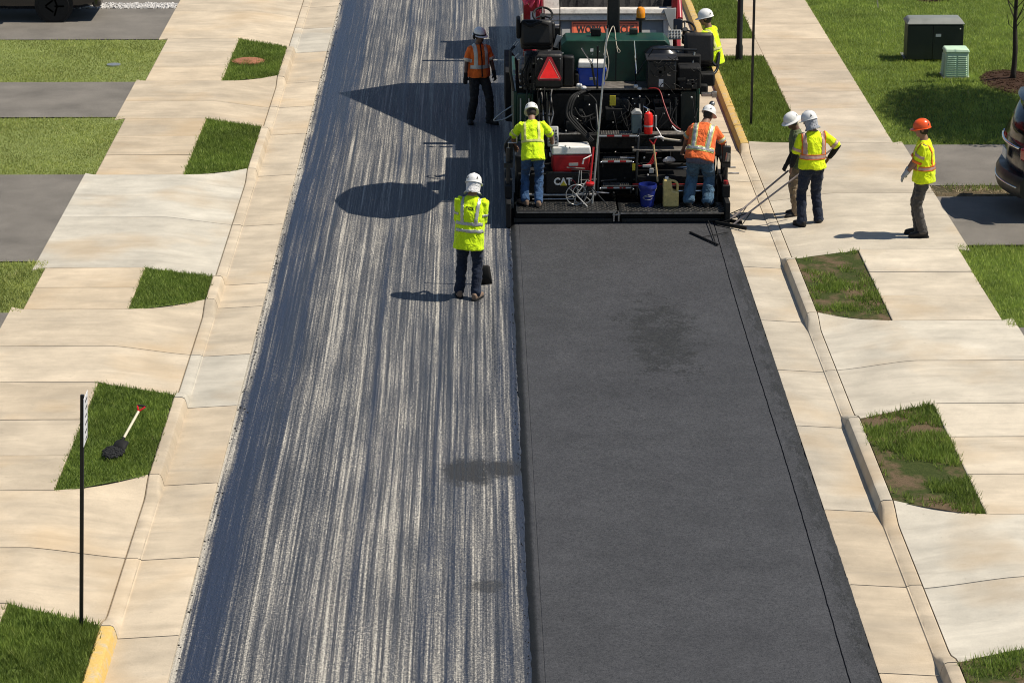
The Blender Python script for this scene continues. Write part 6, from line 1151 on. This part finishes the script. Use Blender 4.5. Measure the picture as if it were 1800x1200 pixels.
# ================================================================== vehicles
def car(name, loc, rz, label, paint, suv=True, zs=1.0):
    """local frame: +Y the nose, built about the middle of the car"""
    t = thing(name, loc, label, 'car', None, rz, False); L = 4.9; H = 1.72 if suv else 1.45; W = 0.97
    if suv: top = [(-2.42, 0.62), (-2.43, 0.92), (-2.37, 1.1), (-2.12, 1.52), (-1.9, 1.67), (-1.4, 1.74), (0.0, 1.74), (0.5, 1.68), (1.35, 1.12), (2.1, 1.02), (2.4, 0.85), (2.45, 0.6)]
    else: top = [(-2.42, 0.62), (-2.42, 0.85), (-2.2, 1.02), (-1.75, 1.06), (-1.0, 1.38), (-0.5, 1.44), (0.2, 1.44), (0.6, 1.36), (1.35, 1.0), (2.0, 0.9), (2.38, 0.74), (2.43, 0.55)]
    rings = []
    for i, (y, zt) in enumerate(top):
        belt = min(zt, 1.08 if suv else 0.98); endf = min(1, 0.86 + 0.14 * min(1, (2.45 - abs(y)) / 0.5)); w = W * endf; wt = (w - 0.05 - 0.26 * max(0, (zt - belt)) / 0.66 * 1.0) if zt > belt + 0.02 else w - 0.04; zb = 0.24 if abs(y) < 2.2 else 0.34
        h = [(0, zb), (w * 0.8, zb), (w * 0.97, zb + 0.1), (w, 0.55 if 0.55 < belt else belt - 0.05), (w * 0.985, belt - 0.03), ((w * 0.96 + wt) / 2 if zt > belt + 0.02 else w * 0.955, (belt + zt) / 2 if zt > belt + 0.02 else belt - 0.012), (wt, zt - 0.05 if zt > belt + 0.02 else zt - 0.006), (wt * 0.86, zt - 0.008), (0, zt + 0.012)]
        full = [V((x, y, z)) for x, z in h] + [V((-x, y, z)) for x, z in reversed(h[1:-1])]; rings.append(full)
    mb = MB(); mb.loft(rings); bd = mb.build('body', paint, t, smooth='auto', subsurf=2)
    G = 'car_glass'; bt = 1.1 if suv else 1.0; rt = 1.62 if suv else 1.35
    def win(nm, pts):
        m = MB(); m.add([V(p) for p in pts], [tuple(range(len(pts)))]); o = m.build(nm, G, t); q = o.modifiers.new('t', 'SOLIDIFY'); q.thickness = 0.02; q.offset = 0; return o
    for s in (-1, 1):
        xa, xb = s * (W - 0.018), s * (W - 0.235 if suv else W - 0.2); ys = [(-1.95, -1.15), (-1.08, -0.1), (-0.03, 0.95)] if suv else [(-1.25, -0.2), (-0.12, 0.9)]
        for k, (a, b_) in enumerate(ys): at_ = a + (0.12 if k == 0 else 0.0); bt_ = b_ - (0.55 if k == len(ys) - 1 else 0.0); win('side_window', [(xa, a, bt), (xa, b_, bt), (xb, bt_, rt), (xb, at_, rt)])
        for y in (1.45, -1.45):
            x0 = s * (W - 0.2); x1 = s * (W + 0.005); m = MB(); m.lathe([(0.2, 0), (0.33, 0.0), (0.36, 0.03), (0.36, 0.19), (0.33, 0.215), (0.22, 0.215)], (x0, y, 0.362), (s, 0, 0), 28); wh = m.build('wheel', 'black_rubber', t, smooth='auto')
            m = MB(); m.cyl((x0 + s * 0.1, y, 0.362), (x0 + s * 0.19, y, 0.362), 0.21, n=20); [m.box(V((x0 + s * 0.2, y, 0.362)) + V((0, math.cos(a) * 0.12, math.sin(a) * 0.12)), (0.03, 0.045, 0.22), Matrix.Rotation(-a + math.pi / 2, 3, 'X')) for a in np.linspace(0, 2 * math.pi, 6)[:-1]]; m.build('rim', 'black_paint' if paint == 'car_black' else 'galvanised', wh, bevel=0.005)
            m = MB(); m.lathe([(0.3, 0.0), (0.42, 0.0), (0.42, 0.012), (0.3, 0.012)], (s * (W - 0.004), y, 0.39), (s, 0, 0), 28); m.build('wheel_arch', 'black_rubber', t)
        m = MB(); m.box((s * (W - 0.1), -2.385, 0.98), (0.34, 0.14, 0.2)); m.build('tail_light', 'tail_red', t, bevel=0.04)
        m = MB(); m.box((s * (W - 0.22), 2.36, 0.78), (0.34, 0.12, 0.14)); m.build('headlight', 'chrome', t, bevel=0.03)
        m = MB(); m.box((s * (W + 0.1), 0.95, 1.1), (0.2, 0.1, 0.13)); m.build('mirror', paint, t, bevel=0.03)
        for y in ((-0.3, 0.65) if not suv else (-0.9, 0.15)): m = MB(); m.box((s * (W + 0.012), y - 0.05, 0.93), (0.03, 0.2, 0.03)); m.build('door_handle', 'chrome', t, bevel=0.01)
        if suv: m = MB(); m.tube([(s * 0.62, -1.9, 1.78), (s * 0.64, -1.6, 1.81), (s * 0.64, 0.1, 1.8), (s * 0.62, 0.4, 1.75)], 0.02, 8); m.build('roof_rail', 'chrome', t, smooth=True)
    if suv:
        m = MB(); K = 9
        for k in range(K): a = -1 + 2 * k / (K - 1); m.v += [(0.78 * a, -2.397, 1.13), (0.67 * a, -2.17, 1.53)]
        m.f = [(2 * k, 2 * k + 2, 2 * k + 3, 2 * k + 1) for k in range(K - 1)]; m.mi = [0] * len(m.f); o = m.build('rear_window', G, t, smooth=True); q = o.modifiers.new('t', 'SOLIDIFY'); q.thickness = 0.02; q.offset = 0
        m = MB(); m.loft([[(x, y, z + 1.66) for y, z in ((-2.2, -0.03), (-2.22, 0.0), (-2.18, 0.03), (-1.9, 0.055), (-1.85, -0.03))] for x in np.linspace(-0.68, 0.68, 9)]); m.build('spoiler', paint, t, smooth='auto')
        m = MB(); m.tube([(x, -2.44, 1.05) for x in np.linspace(-0.66, 0.66, 11)], 0.022, 6); m.build('trim_bar', 'chrome', t, smooth=True)
        m = MB(); m.box((0, -2.44, 0.86), (0.3, 0.02, 0.15)); m.build('number_plate', 'paper', t, bevel=0.004)
    win('windscreen', [(-0.8, 1.3, 1.14), (0.8, 1.3, 1.14), (0.66, 0.56, 1.64), (-0.66, 0.56, 1.64)] if suv else [(-0.8, 1.28, 1.03), (0.8, 1.28, 1.03), (0.66, 0.66, 1.35), (-0.66, 0.66, 1.35)])
    m = MB(); m.loft([[(x, y, z) for y, z in ((-2.5, 0.36), (-2.53, 0.44), (-2.53, 0.58), (-2.48, 0.66), (-2.3, 0.67), (-2.3, 0.34))] for x in np.linspace(-0.9, 0.9, 13)]); m.build('rear_bumper', 'black_paint' if suv else paint, t, smooth='auto'); m = MB(); m.tube([(x, -2.532, 0.5) for x in np.linspace(-0.8, 0.8, 13)], 0.014, 6); m.build('bumper_trim', 'chrome', t, smooth=True)
    m = MB(); m.box((0, 2.36, 0.46), (1.7, 0.2, 0.3)); m.build('front_bumper', 'black_paint' if suv else paint, t, bevel=0.07)
    bpy.context.view_layer.update()
    for o in t.children_recursive:            # the tail is bowed in plan, so are the parts fixed to it
        for v in o.data.vertices:
            if v.co.y < -1.75: f = min(1, (-1.75 - v.co.y) / 0.6); v.co.y += 0.24 * (v.co.x / 0.97) ** 2 * f * f * (3 - 2 * f)
    t.scale = (1, 1, zs); return t
car('parked_suv', (11.05, 43.95, 0.164), R(-90), 'dark blue-black SUV parked at the right picture edge, rear towards the road', 'car_navy', True, 1.12)
car('parked_car', (-10.72, 61.05, 0.164), R(-90), 'black car parked on the top left driveway', 'car_black', False)

# ================================================================== grass, gravel, straw
def vnoise(x, y, s, seed):
    r_ = np.random.default_rng(seed); T = r_.random((64, 64)); x, y = x * s, y * s; i, j = np.floor(x).astype(int), np.floor(y).astype(int); fx, fy = x - i, y - j; fx, fy = fx * fx * (3 - 2 * fx), fy * fy * (3 - 2 * fy); g_ = lambda a, b_: T[a % 64, b_ % 64]
    return (g_(i, j) * (1 - fx) + g_(i + 1, j) * fx) * (1 - fy) + (g_(i, j + 1) * (1 - fx) + g_(i + 1, j + 1) * fx) * fy
def in_view(x, y):
    d = y * math.cos(TILT) + CAM_H * math.sin(TILT); u = 900 + _fpx * (x - 0.0127 * y) / d; return (u > -60) & (u < 1860)
def grass(name, label, mat, x0, x1, y0, y1, skew, dens, hgt, patch, lush, z0=0.15, width=0.007, flat=0.0, cat='grass'):
    n = int(abs(x1 - x0) * (y1 - y0 + 0.5 * (skew[1] - skew[0])) * dens); a = rng.random(n); b_ = rng.random(n); x = x0 + (x1 - x0) * a; ya, yb = y0 + skew[0] * a, y1 + skew[1] * a; y = ya + (yb - ya) * b_; x = x + rng.normal(size=n) * 0.018; y = y + rng.normal(size=n) * 0.03
    k = in_view(x, y) & (y > 24.5) & (y < 66.5)
    f = 0.6 * vnoise(x, y, 1.9, 3) + 0.4 * vnoise(x, y, 5.5, 4)
    if patch: k &= f > patch * (0.62 + 0.6 * rng.random(n)) + 0.06
    else: k &= f > 0.13 * rng.random(n)
    x, y, f = x[k], y[k], f[k]; n = len(x)
    if n == 0: return
    tuft = 0.5 * vnoise(x, y, 9, 8) + 0.5 * vnoise(x, y, 22, 9); h = hgt * (0.35 + 0.9 * tuft + 0.35 * rng.random(n)) * (0.75 + 0.5 * f); th = rng.random(n) * 6.283; lean = (0.25 + 0.6 * rng.random(n)) * (1 + flat); w = width * (0.7 + 0.7 * rng.random(n)); ph = rng.random(n) * 6.283
    bx_, by_ = np.cos(ph) * w, np.sin(ph) * w; tx, ty = x + np.cos(th) * h * lean, y + np.sin(th) * h * lean; tz = z0 + h * (1 - 0.55 * flat); z = np.full(n, z0 - 0.01)
    vs = np.empty((n, 3, 3)); vs[:, 0] = np.stack([x - bx_, y - by_, z], 1); vs[:, 1] = np.stack([x + bx_, y + by_, z], 1); vs[:, 2] = np.stack([tx, ty, tz], 1)
    me = bpy.data.meshes.new(name); me.vertices.add(3 * n); me.vertices.foreach_set('co', vs.reshape(-1)); me.loops.add(3 * n); me.loops.foreach_set('vertex_index', np.arange(3 * n, dtype=np.int32)); me.polygons.add(n); me.polygons.foreach_set('loop_start', np.arange(0, 3 * n, 3, dtype=np.int32)); me.update(calc_edges=True)
    tone = np.clip(0.55 * tuft + 0.45 * rng.random(n) + (0.35 - lush * 0.5) * (f - 0.4), 0, 1); at_ = me.attributes.new('tone', 'FLOAT', 'POINT'); at_.data.foreach_set('value', np.repeat(tone, 3).astype(np.float32))
    return tag(link(name, me, mat), label, cat, kind='stuff')
for (x0, x1, y0, y1, sk, gm, dens, hg, pt_, lb, lush) in LAWNS: grass('grass', 'blades of grass on the ' + lb, gm, x0, x1, y0, y1, sk, dens, hg, pt_, lush)
grass('straw', 'pale straw scattered on the soil strip between driveways', 'straw', 7.6, 11, 44.85, 45.45, (0, 0), 700, 0.09, 0.3, 0.0, 0.16, 0.008, 1.2, 'straw')
grass('grass', 'sparse blades of grass on the soil strip between driveways', 'grass_dark', 7.9, 12, 45.15, 45.5, (0, 0), 900, 0.07, 0.3, 0.5, 0.16)
mb = MB()
for i in range(1500):
    x = -6.8 - 4.0 * rng.random(); y = 61.7 + 0.6 * rng.random(); s = 0.025 + 0.03 * rng.random(); mb.box((x, y, 0.16 + 0.02 * rng.random()), (s * 1.3, s, s * 0.8), Matrix.Rotation(rng.random() * 6, 3, 'Z') @ Matrix.Rotation(rng.random(), 3, 'X'), (0.6, 0.7))
tag(mb.build('gravel', 'stone_white'), 'strip of white gravel between the driveways at top left', 'gravel', kind='stuff')
mb = MB()
for i in range(160):
    y = 25 + 20 * rng.random(); x = JX - 0.005 - abs(rng.normal()) * 0.03; s = 0.005 + 0.007 * rng.random(); mb.box((x, y, s * 0.4), (s, s, s), Matrix.Rotation(rng.random() * 6, 3, 'Z'))
for i in range(0):
    a = rng.random() * 6.28; r = math.sqrt(rng.random()); s = 0.006 + 0.014 * rng.random(); k = i % 3; cx, cy, rx, ry = ((-0.1, 32.05, 0.3, 0.4), (0.28, 32.12, 0.2, 0.2), (0.05, 28.4, 0.15, 0.1))[k]; mb.box((cx + math.cos(a) * r * rx, cy + math.sin(a) * r * ry, s * 0.4), (s, s, s), Matrix.Rotation(rng.random() * 6, 3, 'Z'))
for i in range(260):
    y = 25 + 40 * rng.random(); x = RL + 0.01 + abs(rng.normal()) * 0.04; s = 0.006 + 0.012 * rng.random(); zz = 0.0 if x > RL else 0.04; mb.box((x, y, zz + s * 0.3), (s, s * 1.5, s * 0.7), Matrix.Rotation(rng.random() * 6, 3, 'Z'))
tag(mb.build('loose_asphalt', 'asphalt_lumps'), 'dark crumbs of asphalt along the gutter and the new strip', 'asphalt crumbs', kind='stuff')
